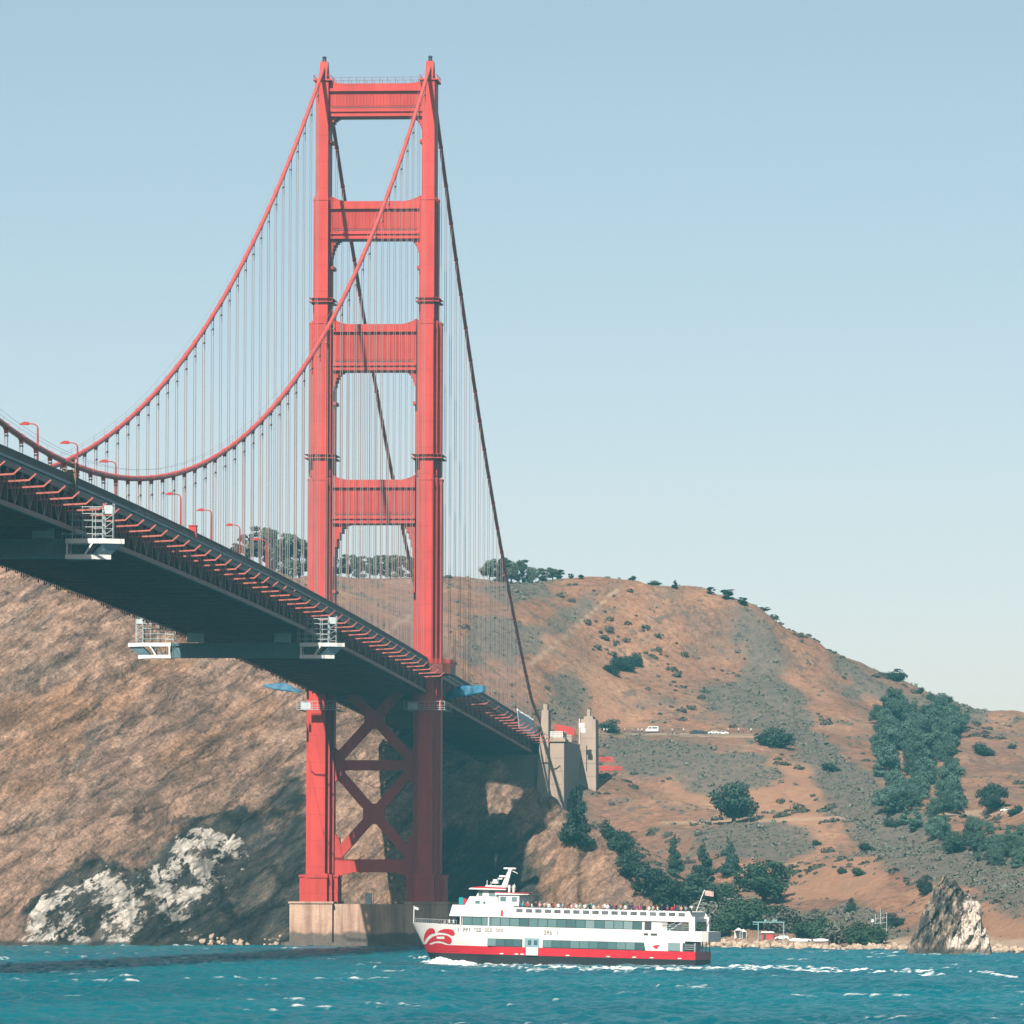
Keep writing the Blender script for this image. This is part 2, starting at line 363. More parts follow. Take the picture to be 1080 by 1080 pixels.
def terrain_mat():
    mt, n, b = newmat('hillside')
    def edgy(a, sc, lo=.46, hi=.58, det=7):          # ragged edge for a ground cover mask
        k = math_(n, 'ADD', math_(n, 'MULTIPLY', a, .55), math_(n, 'SUBTRACT', noise(n, sc, det, .72), .22))
        return ramp(n, k, [(lo, 0.0), (hi, 1.0)])
    geo0 = n.nodes.new('ShaderNodeTexCoord'); spx = n.nodes.new('ShaderNodeSeparateXYZ'); n.links.new(geo0.outputs['Object'], spx.inputs[0])
    def strata(along, across, ang=.76):               # coordinates drawn out along the dip of the beds
        ca, sa = math.cos(ang), math.sin(ang); cb = n.nodes.new('ShaderNodeCombineXYZ')
        a_ = math_(n, 'ADD', math_(n, 'MULTIPLY', spx.outputs['X'], ca), math_(n, 'MULTIPLY', spx.outputs['Z'], sa))
        c_ = math_(n, 'ADD', math_(n, 'MULTIPLY', spx.outputs['X'], -sa), math_(n, 'MULTIPLY', spx.outputs['Z'], ca))
        n.links.new(math_(n, 'MULTIPLY', a_, along), cb.inputs[0]); n.links.new(math_(n, 'MULTIPLY', c_, across), cb.inputs[1]); n.links.new(math_(n, 'MULTIPLY', spx.outputs['Y'], across*.12), cb.inputs[2])
        return cb.outputs[0]
    def voro(scale, vec, feat):
        v_ = n.nodes.new('ShaderNodeTexVoronoi'); v_.feature = feat; v_.inputs['Scale'].default_value = scale; n.links.new(vec, v_.inputs['Vector']); return v_.outputs['Distance']
    def warp(vec, amt, sc):
        nn = n.nodes.new('ShaderNodeTexNoise'); nn.inputs['Scale'].default_value = sc; nn.inputs['Detail'].default_value = 5; n.links.new(vec, nn.inputs['Vector'])
        vm = n.nodes.new('ShaderNodeVectorMath'); vm.operation = 'MULTIPLY_ADD'; n.links.new(nn.outputs['Color'], vm.inputs[0]); vm.inputs[1].default_value = (amt,)*3; n.links.new(vec, vm.inputs[2]); return vm.outputs[0]
    # dry grass
    g = ramp(n, noise(n, .022, 7, .62), [(.30, (.20,.115,.08)), (.44, (.315,.165,.108)), (.56, (.39,.205,.128)), (.70, (.49,.285,.18))])
    g = mixrgb(n, ramp(n, noise(n, .04, 7, .66, stretch=(1, .5, 1)), [(.48, 0.0), (.62, .6)]), g, (.225,.16,.125))
    g = mixrgb(n, 1, g, ramp(n, noise(n, .4, 8, .78), [(.32, .48), (.68, 1.42)]), 'MULTIPLY')
    g = mixrgb(n, ramp(n, noise(n, .16, 5, .6), [(.57, 0.0), (.635, .7)]), g, (.13,.115,.095))
    g = mixrgb(n, math_(n, 'MULTIPLY', edgy(attr(n, 'dirt'), .10, .40, .62), .62), g, mixrgb(n, noise(n, .2, 6, .7), (.38,.18,.105), (.56,.33,.215)))
    sc = ramp(n, noise(n, .3, 7, .72), [(.3, (.085,.095,.088)), (.5, (.145,.143,.125)), (.7, (.23,.185,.145))])
    g = mixrgb(n, math_(n, 'MULTIPLY', edgy(attr(n, 'scrub'), .10, .38, .66, 9), .80), g, sc)
    g = mixrgb(n, math_(n, 'MULTIPLY', attr(n, 'path'), .7), g, (.52,.36,.25))
    # cliff
    wv = warp(strata(1.0, 2.6), 9.0, .05)
    r = ramp(n, noise(n, .030, 8, .66), [(.32, (.27,.175,.135)), (.45, (.395,.25,.18)), (.55, (.475,.30,.215)), (.68, (.58,.39,.285))])
    r = mixrgb(n, ramp(n, noise(n, .028, 5, .55, vec=strata(1.2, 2.2)), [(.50, 0.0), (.64, .75)]), r, (.47,.26,.15))
    r = mixrgb(n, ramp(n, noise(n, .020, 8, .66, vec=strata(1.0, 4.2)), [(.55, 0.0), (.64, .5)]), r, (.20,.155,.13))
    r = mixrgb(n, ramp(n, noise(n, .06, 8, .7, vec=strata(.7, 3.4, .92)), [(.57, 0.0), (.63, .7)]), r, (.11,.095,.085))
    crack = ramp(n, voro(.055, wv, 'DISTANCE_TO_EDGE'), [(.0, .35), (.10, 1.0)])
    crack2 = ramp(n, voro(.16, warp(strata(1.0, 2.0), 5.0, .12), 'DISTANCE_TO_EDGE'), [(.0, .55), (.12, 1.0)])
    r = mixrgb(n, .42, r, crack, 'MULTIPLY'); r = mixrgb(n, .5, r, crack2, 'MULTIPLY')
    r = mixrgb(n, 1, r, ramp(n, noise(n, .42, 10, .84, vec=strata(1.0, 1.4)), [(.32, .60), (.5, 1.0), (.68, 1.35)]), 'MULTIPLY')
    vc = n.nodes.new('ShaderNodeTexVoronoi'); vc.inputs['Scale'].default_value = .22; n.links.new(warp(strata(1.0, 1.7), 6.0, .15), vc.inputs['Vector']); vs_ = n.nodes.new('ShaderNodeSeparateColor'); n.links.new(vc.outputs['Color'], vs_.inputs[0])
    r = mixrgb(n, 1, r, ramp(n, vs_.outputs[0], [(0.0, .72), (1.0, 1.24)]), 'MULTIPLY')
    r = mixrgb(n, 1, r, ramp(n, noise(n, .9, 6, .8), [(.34, .55), (.5, 1.0), (.66, 1.45)]), 'MULTIPLY')
    bare = ramp(n, noise(n, .11, 8, .74, vec=strata(.8, 2.2)), [(.38, (.022,.028,.030)), (.52, (.065,.066,.062)), (.60, (.15,.125,.105)), (.72, (.36,.27,.20))])
    bare = mixrgb(n, .9, bare, crack, 'MULTIPLY')
    rk = math_(n, 'ADD', math_(n, 'MULTIPLY', attr(n, 'rocky'), .46), math_(n, 'SUBTRACT', noise(n, .05, 9, .72, vec=strata(.8, 1.8)), .22))
    r = mixrgb(n, ramp(n, rk, [(.47, 0.0), (.60, .95)]), r, bare)
    gk = math_(n, 'ADD', math_(n, 'MULTIPLY', attr(n, 'guano'), .33), math_(n, 'SUBTRACT', noise(n, .15, 9, .78, vec=strata(.9, 1.3)), .22))
    gw = math_(n, 'MULTIPLY', math_(n, 'MULTIPLY', ramp(n, gk, [(.535, 0.0), (.565, 1.0)]), crack2), ramp(n, noise(n, .13, 6, .7, vec=strata(.7, 2.6)), [(.40, .0), (.46, 1.0)]))
    r = mixrgb(n, gw, r, mixrgb(n, noise(n, .7, 5), (.72,.62,.53), (.92,.86,.78)))
    c = mixrgb(n, attr(n, 'cliff'), g, r)
    geo = n.nodes.new('ShaderNodeNewGeometry'); sp = n.nodes.new('ShaderNodeSeparateXYZ'); n.links.new(geo.outputs['Position'], sp.inputs[0])
    zt = math_(n, 'ADD', sp.outputs['Z'], math_(n, 'MULTIPLY', noise(n, .2, 4), 1.6))
    beach = mixrgb(n, noise(n, .5, 5, .7), (.34,.22,.15), (.66,.50,.37))
    c = mixrgb(n, math_(n, 'MULTIPLY', ramp(n, math_(n, 'DIVIDE', zt, 5.0), [(.62, 1.0), (.85, 0.0)]), math_(n, 'SUBTRACT', 1.0, attr(n, 'cliff'))), c, beach)
    tide = ramp(n, math_(n, 'DIVIDE', zt, 4.0), [(.42, 1.0), (.58, 0.0)])
    c = mixrgb(n, math_(n, 'MULTIPLY', tide, .85), c, (.06,.055,.048))
    n.links.new(c, b.inputs['Base Color']); b.inputs['Roughness'].default_value = .95; b.inputs['Specular IOR Level'].default_value = .1
    hgt = math_(n, 'ADD', math_(n, 'MULTIPLY', noise(n, .10, 9, .68, vec=strata(.8, 2.0)), 2.4), math_(n, 'MULTIPLY', noise(n, .9, 5, .7), .4))
    hgt = math_(n, 'ADD', hgt, math_(n, 'MULTIPLY', math_(n, 'MINIMUM', voro(.055, wv, 'DISTANCE_TO_EDGE'), .2), 3.0))
    hgt = math_(n, 'ADD', math_(n, 'MULTIPLY', hgt, math_(n, 'ADD', .12, math_(n, 'MULTIPLY', attr(n, 'cliff'), .6))), math_(n, 'MULTIPLY', noise(n, .8, 6, .75), .5))
    bump(n, b, hgt, .9, 3.2); return mt
land = grid_mesh('hillside', X, YD, H, terrain_mat(), dict(cliff=cliff, scrub=scrub_s, dirt=dirt_s, path=path, guano=guano_s, rocky=rocky_s))
land['kind'] = 'structure'

# ------------------------------------------------------------------ water: one sheet from beside the boat to the horizon
def water():
    side = 1.12*(4.6/1.12)**np.linspace(0, 1, 150)[1:]; cols = np.concatenate([-np.geomspace(400, 4.8, 22), -side[::-1], np.linspace(-1.12, 1.12, 510), side, np.geomspace(4.8, 400, 22)])
    rows = list(np.linspace(-2400, -1270, 18)); y = -1262.0
    while y < 130:
        rows.append(y); y += .55+(y+1262)*.0009
    rows += list(np.geomspace(140, 42000, 34)); rows = np.array(rows)
    hw = .075*np.clip(rows+1738, 150, None)+14
    xc = CP[0]+math.tan(YAW)*(rows-CP[1]); xc = np.where(rows > 200, xc[np.argmin(abs(rows-200))], xc)
    X = xc[:, None]+cols[None, :]*hw[:, None]; Y = np.repeat(rows[:, None], len(cols), 1)
    r = np.random.RandomState(5); Z = np.zeros_like(X)
    inside = sstep(4.4, 2.6, abs(cols))[None, :]*((rows > -1262) & (rows < 130))[:, None]
    st = np.gradient(rows)[:, None]
    for k in range(64):
        lam = 1.4*(14/1.4)**r.rand(); th = math.radians(205)+r.randn()*.55; kx, ky = math.cos(th)*2*math.pi/lam, math.sin(th)*2*math.pi/lam
        amp = .0075*lam**.8*(.6+.8*r.rand())
        ph = X*kx+Y*ky+r.rand()*6.28; s = np.sin(ph)
        Z += amp*(s+.35*np.sin(2*ph+1.5))*np.clip(1.6-st*2.2/lam*abs(math.sin(th)), .0, 1)
    gust = fbm(X/38, Y/70, 4, .55, False, 4)
    Z *= (.55+gust*.9)*inside
    crest = Z/(Z.std()+1e-9)
    patch = sstep(.60, .74, fbm(X/16, Y/40, 3, .6, False, 14))
    fine = fbm(X/1.5, Y/2.6, 3, .6, False, 24)
    foam = sstep(1.85, 2.6, crest+patch*1.0-.75)*sstep(.46, .64, fine)*sstep(.05, .4, patch)*inside
    px, py = proj(np.stack([X, Y, np.zeros_like(X)], -1))
    wb = (fbm(X/5, Y/26, 3, .6, False, 34)-.5)
    wake = np.zeros_like(X)
    for p in ([(742,1020),(790,1019),(860,1021.5),(925,1024),(930,1026.5),(850,1025.5),(790,1023.5),(745,1024)], [(948,1024),(985,1025),(990,1029),(950,1029)], [(1030,1027),(1065,1028),(1060,1031)],
              [(455,1011),(520,1015),(560,1019),(640,1021),(720,1021),(745,1020),(745,1023),(660,1024.5),(600,1024),(540,1022),(480,1019),(452,1015)]):
        wake = np.maximum(wake, inpoly(px+wb*60, py+wb*5, p).astype(float))
    wake *= sstep(.50, .64, fbm(X/1.1, Y/3.5, 4, .6, False, 44))
    Z += wake*.12*inside
    mt, n, b = newmat('bay_water')
    c = ramp(n, noise(n, .018, 5, .6, stretch=(1, .35, 1)), [(.3, (.0,.082,.114)), (.7, (.0,.142,.180))])
    c = mixrgb(n, math_(n, 'MULTIPLY', math_(n, 'MAXIMUM', attr(n, 'foam'), attr(n, 'wake')), .92), c, (.80,.83,.82))
    n.links.new(c, b.inputs['Base Color']); b.inputs['Roughness'].default_value = .22; b.inputs['IOR'].default_value = 1.15
    rgh = math_(n, 'ADD', .22, math_(n, 'MULTIPLY', attr(n, 'wake'), .6)); n.links.new(rgh, b.inputs['Roughness'])
    b.subsurface_method = 'BURLEY'; b.inputs['Subsurface Weight'].default_value = .85; b.inputs['Subsurface Radius'].default_value = (9.0, 30.0, 30.0); b.inputs['Subsurface Scale'].default_value = 1.0
    bump(n, b, math_(n, 'ADD', noise(n, 1.6, 5, .65, stretch=(1, .8, 1)), math_(n, 'MULTIPLY', noise(n, .35, 4, .6), 1.4)), .8, .35)
    o = grid_mesh('bay_water', X, Y, Z, mt, dict(foam=foam, wake=wake)); o['kind'] = 'structure'
water()
# ------------------------------------------------------------------ bridge tower
def road(Y): return 78.5-6.6*((Y+640)/640)**2 if Y <= 0 else 71.9-7.0*Y/343
def cable_z(Y):
    if Y <= 0: return 81.96+(226.6-81.96)*((Y+640)/640)**2
    return 226.6-.446*Y-52*(Y/343)*(1-Y/343) if Y <= 343 else 73.6-(Y-343)*.16
def make_tower():
    root = empty('bridge_tower', (0, 0, 11))
    tag(root, 'tall orange red suspension bridge tower with four portal struts on a concrete pier', 'bridge tower')
    def P(mb, name, mat=M_RED, parent=root):
        o = mb.build(name, mat, parent); o.location = (0, 0, -11); return o
    SEC = [(11.0, 18.6, 2.5, 8.2, 4.9, 4.6, 3.6, 6.4), (18.6, 120.2, 1.8, 7.0, 3.55, 2.4, 2.7, 4.7), (120.2, 160.4, 1.75, 6.4, 3.35, 2.2, 2.55, 4.3),
           (160.4, 192.2, 1.75, 5.8, 2.4, 2.0, 2.1, 3.9), (192.2, 222.0, 1.62, 5.1, 1.66, 1.8, 1.64, 3.5)]
    for s in (-1, 1):
        c = 13.7*s; mb = MB(); tr = [MB() for _ in range(4)]
        for k, (z0, z1, cw, cdp, ww, wd, mw, md) in enumerate(SEC):
            for hw, hd, e in ((cw, cdp, 0), (mw, md, .25), (ww, wd, .5)):
                mb.box(c-hw, c+hw, -hd, hd, z0, z1-e)
            if k < 4 and k > 0:
                for hw, hd in ((cw, cdp), (ww, wd)):
                    tr[k].box(c-hw-.12, c+hw+.12, -hd-.12, hd+.12, z1-1.0-.02*hd, z1-.62)
            if k == 0:
                tr[0].box(c-ww-.2, c+ww+.2, -wd-.2, wd+.2, z1-.9, z1-.3); tr[0].box(c-cw-.2, c+cw+.2, -cdp-.2, cdp+.2, z1-1.1, z1-.2)
        leg = P(mb, 'leg'); [q.build('step_trim', M_RED, leg) for q in tr]
        for zr in (165.3, 125.1):
            r = MB(); k = 3 if zr > 160 else 2; hw = SEC[k][4]; hd = SEC[k][1+2]
            for z, e, h in ((zr-.45, .62, .22), (zr+.55, .62, .1)):
                r.box(c-hw-e, c+hw+e, -hd-e, hd+e, z, z+h)
            for i in range(9):
                x = c-hw-e+.06+(2*hw+2*e-.12)*i/8
                for y in (-hd-e+.06, hd+e-.06): r.box(x-.05, x+.05, y-.05, y+.05, zr-.2, zr+.56)
            r.build('ring_balcony', M_RED2, leg)
        sd_ = MB()
        sd_.prism([(-4.6, 222), (4.6, 222), (4.2, 223), (1.5, 226.4), (.7, 227.4), (-.7, 227.4), (-1.5, 226.4), (-4.2, 223)], c-1.0, c+1.0, 'x')
        sd_.box(c-2.3, c+2.3, -5.5, 5.5, 222.0, 222.35)
        for y in (-5.4, 5.4): sd_.beam((c-2.2, y, 223.4), (c+2.2, y, 223.4), .08)
        for x in (c-2.2, c+2.2):
            sd_.beam((x, -5.4, 223.4), (x, 5.4, 223.4), .08)
            for i in range(8): sd_.box(x-.04, x+.04, -5.4+i*1.54-.04, -5.4+i*1.54+.04, 222.35, 223.4)
        P(sd_, 'cable_saddle')
        bc = MB(); bc.tube([(c, 0, 227.3), (c, 0, 227.6), (c, 0, 227.65), (c, 0, 228.5), (c, 0, 228.55), (c, 0, 228.9)], [.75, .75, .5, .5, .7, .2], 10)
        P(bc, 'beacon', M_DARK)
    # portal struts
    def strut(zt, zb, inner, brk_w, brk_h, fil_h, hd):
        xi = inner
        mb = MB()
        poly = [(-xi, zb), (xi, zb), (xi, zt)]+[(xi*math.cos(t)*1.0, zt-.0-fil_h*0+0) for t in ()]+[(-xi, zt)]
        mb.prism(poly, -hd, hd, 'y')
        o = P(mb, 'portal_strut')
        fl = MB()
        for z in (zt-2.05, zb+1.05):
            fl.box(-xi, xi, -hd-.75, hd+.75, z, z+.34)
        fl.box(-xi, xi, -hd-.35, hd+.35, zt-1.71, zt-.4); fl.box(-xi, xi, -hd-.35, hd+.35, zb+.2, zb+1.05)
        fl.box(-xi, xi, -hd-.55, hd+.55, zb-.12, zb+.2)
        fl.build('flange', M_RED, o)
        rb = MB(); nr = int((2*xi-1.6)/.86)
        for i in range(nr+1):
            x = -xi+.8+(2*xi-1.6)*i/nr
            rb.prism([(x-.24, -hd-.15), (x+.24, -hd-.15), (x+.34, -hd+.02), (x-.34, -hd+.02)], zb+2.6, zt-2.9, 'z')
        rb.build('fluted_panel', M_RED2, o); rb = MB()
        for i in range(nr+1):
            x = -xi+.8+(2*xi-1.6)*i/nr
            rb.prism([(x-.34, hd-.02), (x+.34, hd-.02), (x+.24, hd+.15), (x-.24, hd+.15)], zb+2.6, zt-2.9, 'z')
        rb.build('fluted_panel', M_RED2, o)
        dm = MB()  # row of dark dashes below the flutes, joined by a thin bar
        for i in range(nr):
            x = -xi+.8+(2*xi-1.6)*(i+.5)/nr; dm.box(x-.28, x+.28, -hd-.05, -hd+.03, zb+2.0, zb+2.35)
        dm.box(-xi+.6, xi-.6, -hd-.02, -hd+.03, zb+2.12, zb+2.22)
        dm.build('dash_row', M_DARK, o)
        for s in (-1, 1):                       # stepped haunches below and sweeping fillets above
            b = MB(); pl = [(0, 0)]; n = 9
            for i in range(n+1):
                t = i/n*math.pi/2
                x = brk_w*(1-math.sin(t)); z = -brk_h*(1-math.cos(t))
                if pl: pl.append((x, pl[-1][1] if i else 0))
                pl.append((x, z))
            pl.append((0, -brk_h))
            b.prism([(s*(xi-x), zb-.1+z) for x, z in pl], -hd+.3, hd-.3, 'y')
            b.box(*sorted((s*xi, s*(xi-.8))), -hd+.1, hd-.1, zb-brk_h-.9, zb-brk_h-.1)
            b.build('haunch', M_RED2, o)
            q = [(s*xi, zt-.38)]+[(s*(xi-xi*.55*i/10), zt-.38+.3+fil_h*.8*(1-i/10)**2.6) for i in range(11)]+[(s*xi*.45, zt-.38)]
            f_ = MB(); f_.prism(q, -hd+.35, hd-.35, 'y'); f_.build('fillet', M_RED2, o)
        return o
    st = strut(221.4, 213.0, 12.1, 3.6, 6.0, 1.0, 3.4)
    hr = MB()
    for y in (-3.2, 3.2):
        hr.beam((-11, y, 223.0), (11, y, 223.0), .07)
        for i in range(12): hr.box(-11+2*i-.05, -11+2*i+.05, y-.05, y+.05, 221.4, 223.05)
    hr.build('handrail', M_TRUSS, st)
    strut(191.0, 181.4, 11.5, 3.4, 7.0, 1.9, 3.6)
    strut(159.3, 147.5, 10.7, 3.6, 8.0, 1.9, 3.9)
    strut(119.3, 108.2, 10.6, 4.6, 17.0, 1.7, 4.2)
    # cross bracing under the deck
    W = 2.5
    A = lambda px, py: tuple(at(px, py, Y=0.0))
    xl, xr, zt, zm, zb = -10.9, 10.9, 63.5, 46.3, 21.0
    def brace(a, b, w=W, d=2.6):
        mb = MB(); a = Vector((a[0], 0, a[1])); b = Vector((b[0], 0, b[1])); mb.beam(a, b, d, w, up=(0, 1, 0)) if False else None
        dv = (b-a).normalized(); nv = Vector((-dv.z, 0, dv.x))
        pl = [a+nv*w/2, b+nv*w/2, b-nv*w/2, a-nv*w/2]
        mb.prism([(p.x, p.z) for p in pl], -d/2, d/2, 'y')
        ed = MB()
        P(mb, 'cross_brace', M_RED2); return
    for (za, zc) in ((64.0, 46.3), (46.3, 21.5)):
        zmid = (za+zc)/2+ (1.5 if za > 60 else 0)
        brace((xl, za+ (6 if za > 60 else 0)), (xr, zc)); brace((xr-.02, za+(6 if za > 60 else 0)), (xl+.02, zc), d=2.5)
    brace((xl, zm), (xr, zm), 2.6, 2.3); brace((xl, 20.6), (xr, 20.6), 3.3, 2.7)
    for (x, z, r) in ((0, 58.0, 2.6), (0, 33.9, 2.8)):
        gs = MB(); gs.prism([(x+r*math.cos(t)*1.05, z+r*math.sin(t)) for t in [i*math.pi/4+math.pi/8 for i in range(8)]], -1.5, 1.5, 'y'); P(gs, 'gusset_plate', M_RED2)
    for s in (-1, 1):
        gs = MB(); gs.prism([(s*10.9, zm+5.2), (s*8.2, zm+2.8), (s*7.2, zm), (s*8.2, zm-2.8), (s*10.9, zm-5.2)], -1.42, 1.42, 'y'); P(gs, 'gusset_plate', M_RED2); gs = MB()
        gs.prism([(s*10.9, 29.5), (s*8.9, 27.8), (s*8.3, 25.2), (s*7.9, 22), (s*5.6, 22.1), (s*5.2, 18.95), (s*8.2, 18.2), (s*9.2, 16.5), (s*9.4, 12), (s*10.9, 12)], -1.46, 1.46, 'y'); P(gs, 'gusset_plate', M_RED2)
    # walkway carried round the outside of each leg
    for s in (-1, 1):
        c = 13.7*s; z = road(0); mb = MB()
        out = [(c+s*-0.5, -8.6), (c+s*4.6, -8.6), (c+s*6.4, -7.0), (c+s*6.4, 7.0), (c+s*4.6, 8.6), (c+s*-0.5, 8.6)]
        mb.prism(out, z-2.4, z+.15, 'z'); o = P(mb, 'walkway_platform', M_TRUSS)
        r = MB()
        for a, b in zip(out[:-1], out[1:]):
            for k in (.5, .85, 1.3): r.beam((*a, z+k), (*b, z+k), .12)
            for i in range(10):
                t = i/9; r.box(a[0]+(b[0]-a[0])*t-.06, a[0]+(b[0]-a[0])*t+.06, a[1]+(b[1]-a[1])*t-.06, a[1]+(b[1]-a[1])*t+.06, z+.15, z+1.3)
        r.build('handrail', M_RED2, o)
    return root
make_tower()
pier = MB()
pier.box(-20.2, -9.3, -13.0, 13.0, -6, 10.95); pier.box(9.3, 20.2, -13.0, 13.0, -6, 10.95)
pier.box(-9.3, 9.3, -11.6, 11.6, -6, 10.85)
pier.prism([(-21.2, -14.0), (21.2, -14.0), (22.4, -12), (22.4, 12), (21.2, 14), (-21.2, 14), (-22.4, 12), (-22.4, -12)], -6, 1.1, 'z')
for x0, x1 in ((-20.5, -9.0), (9.0, 20.5)): pier.box(x0, x1, -13.25, 13.25, 10.95, 11.45)
tag(pier.build('bridge_pier', M_CONC), 'stained concrete pier in the water carrying both legs of the bridge tower', 'pier')
lbx = MB(); lbx.box(-1.2, .4, -10.2, -9.0, 10.86, 13.4); lbx.box(-1.35, .55, -10.35, -8.85, 13.4, 13.6); lbx.tube([(.9, -9.5, 10.86), (.9, -9.5, 14.6)], .07); lbx.box(-.9, .1, -10.26, -10.2, 11.2, 12.8)
tag(lbx.build('equipment_cabinet', M_SCAF), 'small pale cabinet on the pier between the two tower legs', 'cabinet')

# ------------------------------------------------------------------ deck
Y0, Y1 = -868.68, 343.0
PAN = 7.62
ys = [-PAN*i for i in range(int(-Y0/PAN), 0, -1)]+[PAN*i for i in range(0, 46)]
deck = empty('bridge_deck', (0, 0, road(0)))
tag(deck, 'long dark steel truss road deck running from the left edge to the concrete pylon', 'bridge deck')
def D(mb, name, mat, parent=deck):
    o = mb.build(name, mat, parent)
    if parent is deck: o.location = (0, 0, -road(0))
    return o
mb = MB(); sws = {1: MB(), -1: MB()}
for a, b in zip(ys[:-1], ys[1:]):
    za, zb = road(a), road(b)
    mb.add([(-10, a, za-.5), (10, a, za-.5), (10, b, zb-.5), (-10, b, zb-.5), (-10, a, za), (10, a, za), (10, b, zb), (-10, b, zb)], [(3,2,1,0),(4,5,6,7),(1,2,6,5),(3,0,4,7)])
    for s in (-1, 1):
        i, o_ = sorted((s*10.0, s*14.0))
        sws[s].add([(i, a, za-.42), (o_, a, za-.42), (o_, b, zb-.42), (i, b, zb-.42), (i, a, za+.2), (o_, a, za+.2), (o_, b, zb+.2), (i, b, zb+.2)], [(3,2,1,0),(4,5,6,7),(1,2,6,5),(3,0,4,7)])
D(mb, 'roadway', M_ASPH); [D(q, 'sidewalk', M_GREY) for q in sws.values()]
for s in (-1, 1):
    t = MB(); x = 13.7*s
    for k, (a, b) in enumerate(zip(ys[:-1], ys[1:])):
        za, zb = road(a), road(b)
        t.beam((x, a, za-.95), (x, b, zb-.95), .75, .9); t.beam((x, a, za-7.15), (x, b, zb-7.15), .75, .8)
        t.box(x-.3, x+.3, a-.28, a+.28, za-6.8, za-1.3)
        if k % 2: t.beam((x, a, za-1.2), (x, b, zb-6.9), .5, .45)
        else: t.beam((x, a, za-6.9), (x, b, zb-1.2), .5, .45)
    if s < 0:
        for y in np.arange(Y0+2, 0, 2.54): h_ = rnd.uniform(.35, 1.1); t.box(x-.12, x+.12, y-.1, y+.1, road(y)-7.5-h_, road(y)-7.4)
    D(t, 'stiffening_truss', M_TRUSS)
    r = MB(); xr_ = 14.25*s
    for k, (a, b) in enumerate(zip(ys[:-1], ys[1:])):
        za, zb = road(a), road(b)
        for h, w_ in ((1.42, .16), (.42, .12)): r.beam((xr_, a, za+h), (xr_, b, zb+h), w_, w_)
        for j in range(14):
            q = j/14; y = a+(b-a)*q; z = za+(zb-za)*q
            ww = .13 if j % 7 else .24
            r.box(xr_-ww/2, xr_+ww/2, y-ww/2, y+ww/2, z+.2, z+1.4)
    D(r, 'railing', M_RAIL)
    fa = MB()
    for a, b in zip(ys[:-1], ys[1:]):
        za, zb = road(a), road(b)
        fa.beam((14.22*s, a, za+.02), (14.22*s, b, zb+.02), .34, .42)
    D(fa, 'edge_fascia', M_GREY)
for k, y in enumerate(ys[::2]):
    z = road(y); fb = MB()
    fb.box(-13.3, 13.3, y-.25, y+.25, z-3.1, z-.55); fb.box(-13.3, 13.3, y-.45, y+.45, z-3.25, z-3.1)
    if k % 2 == 0 or True:
        fb.beam((-13.3, y, z-6.9), (0, y, z-3.2), .4, .4); fb.beam((13.3, y, z-6.9), (0, y, z-3.2), .4, .4)
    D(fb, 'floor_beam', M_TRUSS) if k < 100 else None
lt = MB()
for k, (a, b) in enumerate(zip(ys[:-1], ys[1:])):
    za, zb = road(a)-7.2, road(b)-7.2
    lt.beam((-13.3, a, za), (13.3, a, za), .55, .6)
    if k % 2: lt.beam((-13.3, a, za), (13.3, b, zb), .45, .5)
    else: lt.beam((13.3, a, za), (-13.3, b, zb), .45, .5)
    for x in (-8, -4.5, -1.5, 1.5, 4.5, 8): lt.beam((x, a, road(a)-.9), (x, b, road(b)-.9), .35, .75)
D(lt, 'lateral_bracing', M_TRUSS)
far_br = MB(); nb = 0
for y in ys[1::2]:
    if -20 < y < 62: continue
    z = road(y)-4.5
    for s in (1, -1):
        mbb = MB() if s == 1 else far_br
        mbb.beam((14.1*s, y, z-.15), (19.7*s, y, z+.12), .24, .27); mbb.beam((19.6*s, y, z+.12), (20.7*s, y, z+1.1), .2, .24)
        mbb.beam((14.1*s, y, z+2.6), (14.5*s, y, z-.1), .2, .22)
        if s == 1 and nb < 100: D(mbb, 'net_bracket', M_BRK); nb += 1
tag(D(far_br, 'net_bracket', M_BRK), kind='stuff')
nets = {k: MB() for k in (1, 2, -1, -2, 11, 12, 9, 8)}
for a, b in zip(ys[1::2][:-1], ys[1::2][1:]):
    if -30 < a < 62: continue
    for s in (1, -1): 
        nets[s+(10 if a > 0 else 0)].beam((20.85*s, a, road(a)-3.4), (20.85*s, b, road(b)-3.4), .07)
        nets[2*s+(10 if a > 0 else 0)].beam((17.5*s, a, road(a)-4.5), (17.5*s, b, road(b)-4.5), .05)
[D(q, 'net_rope', M_GREY) for q in nets.values()]

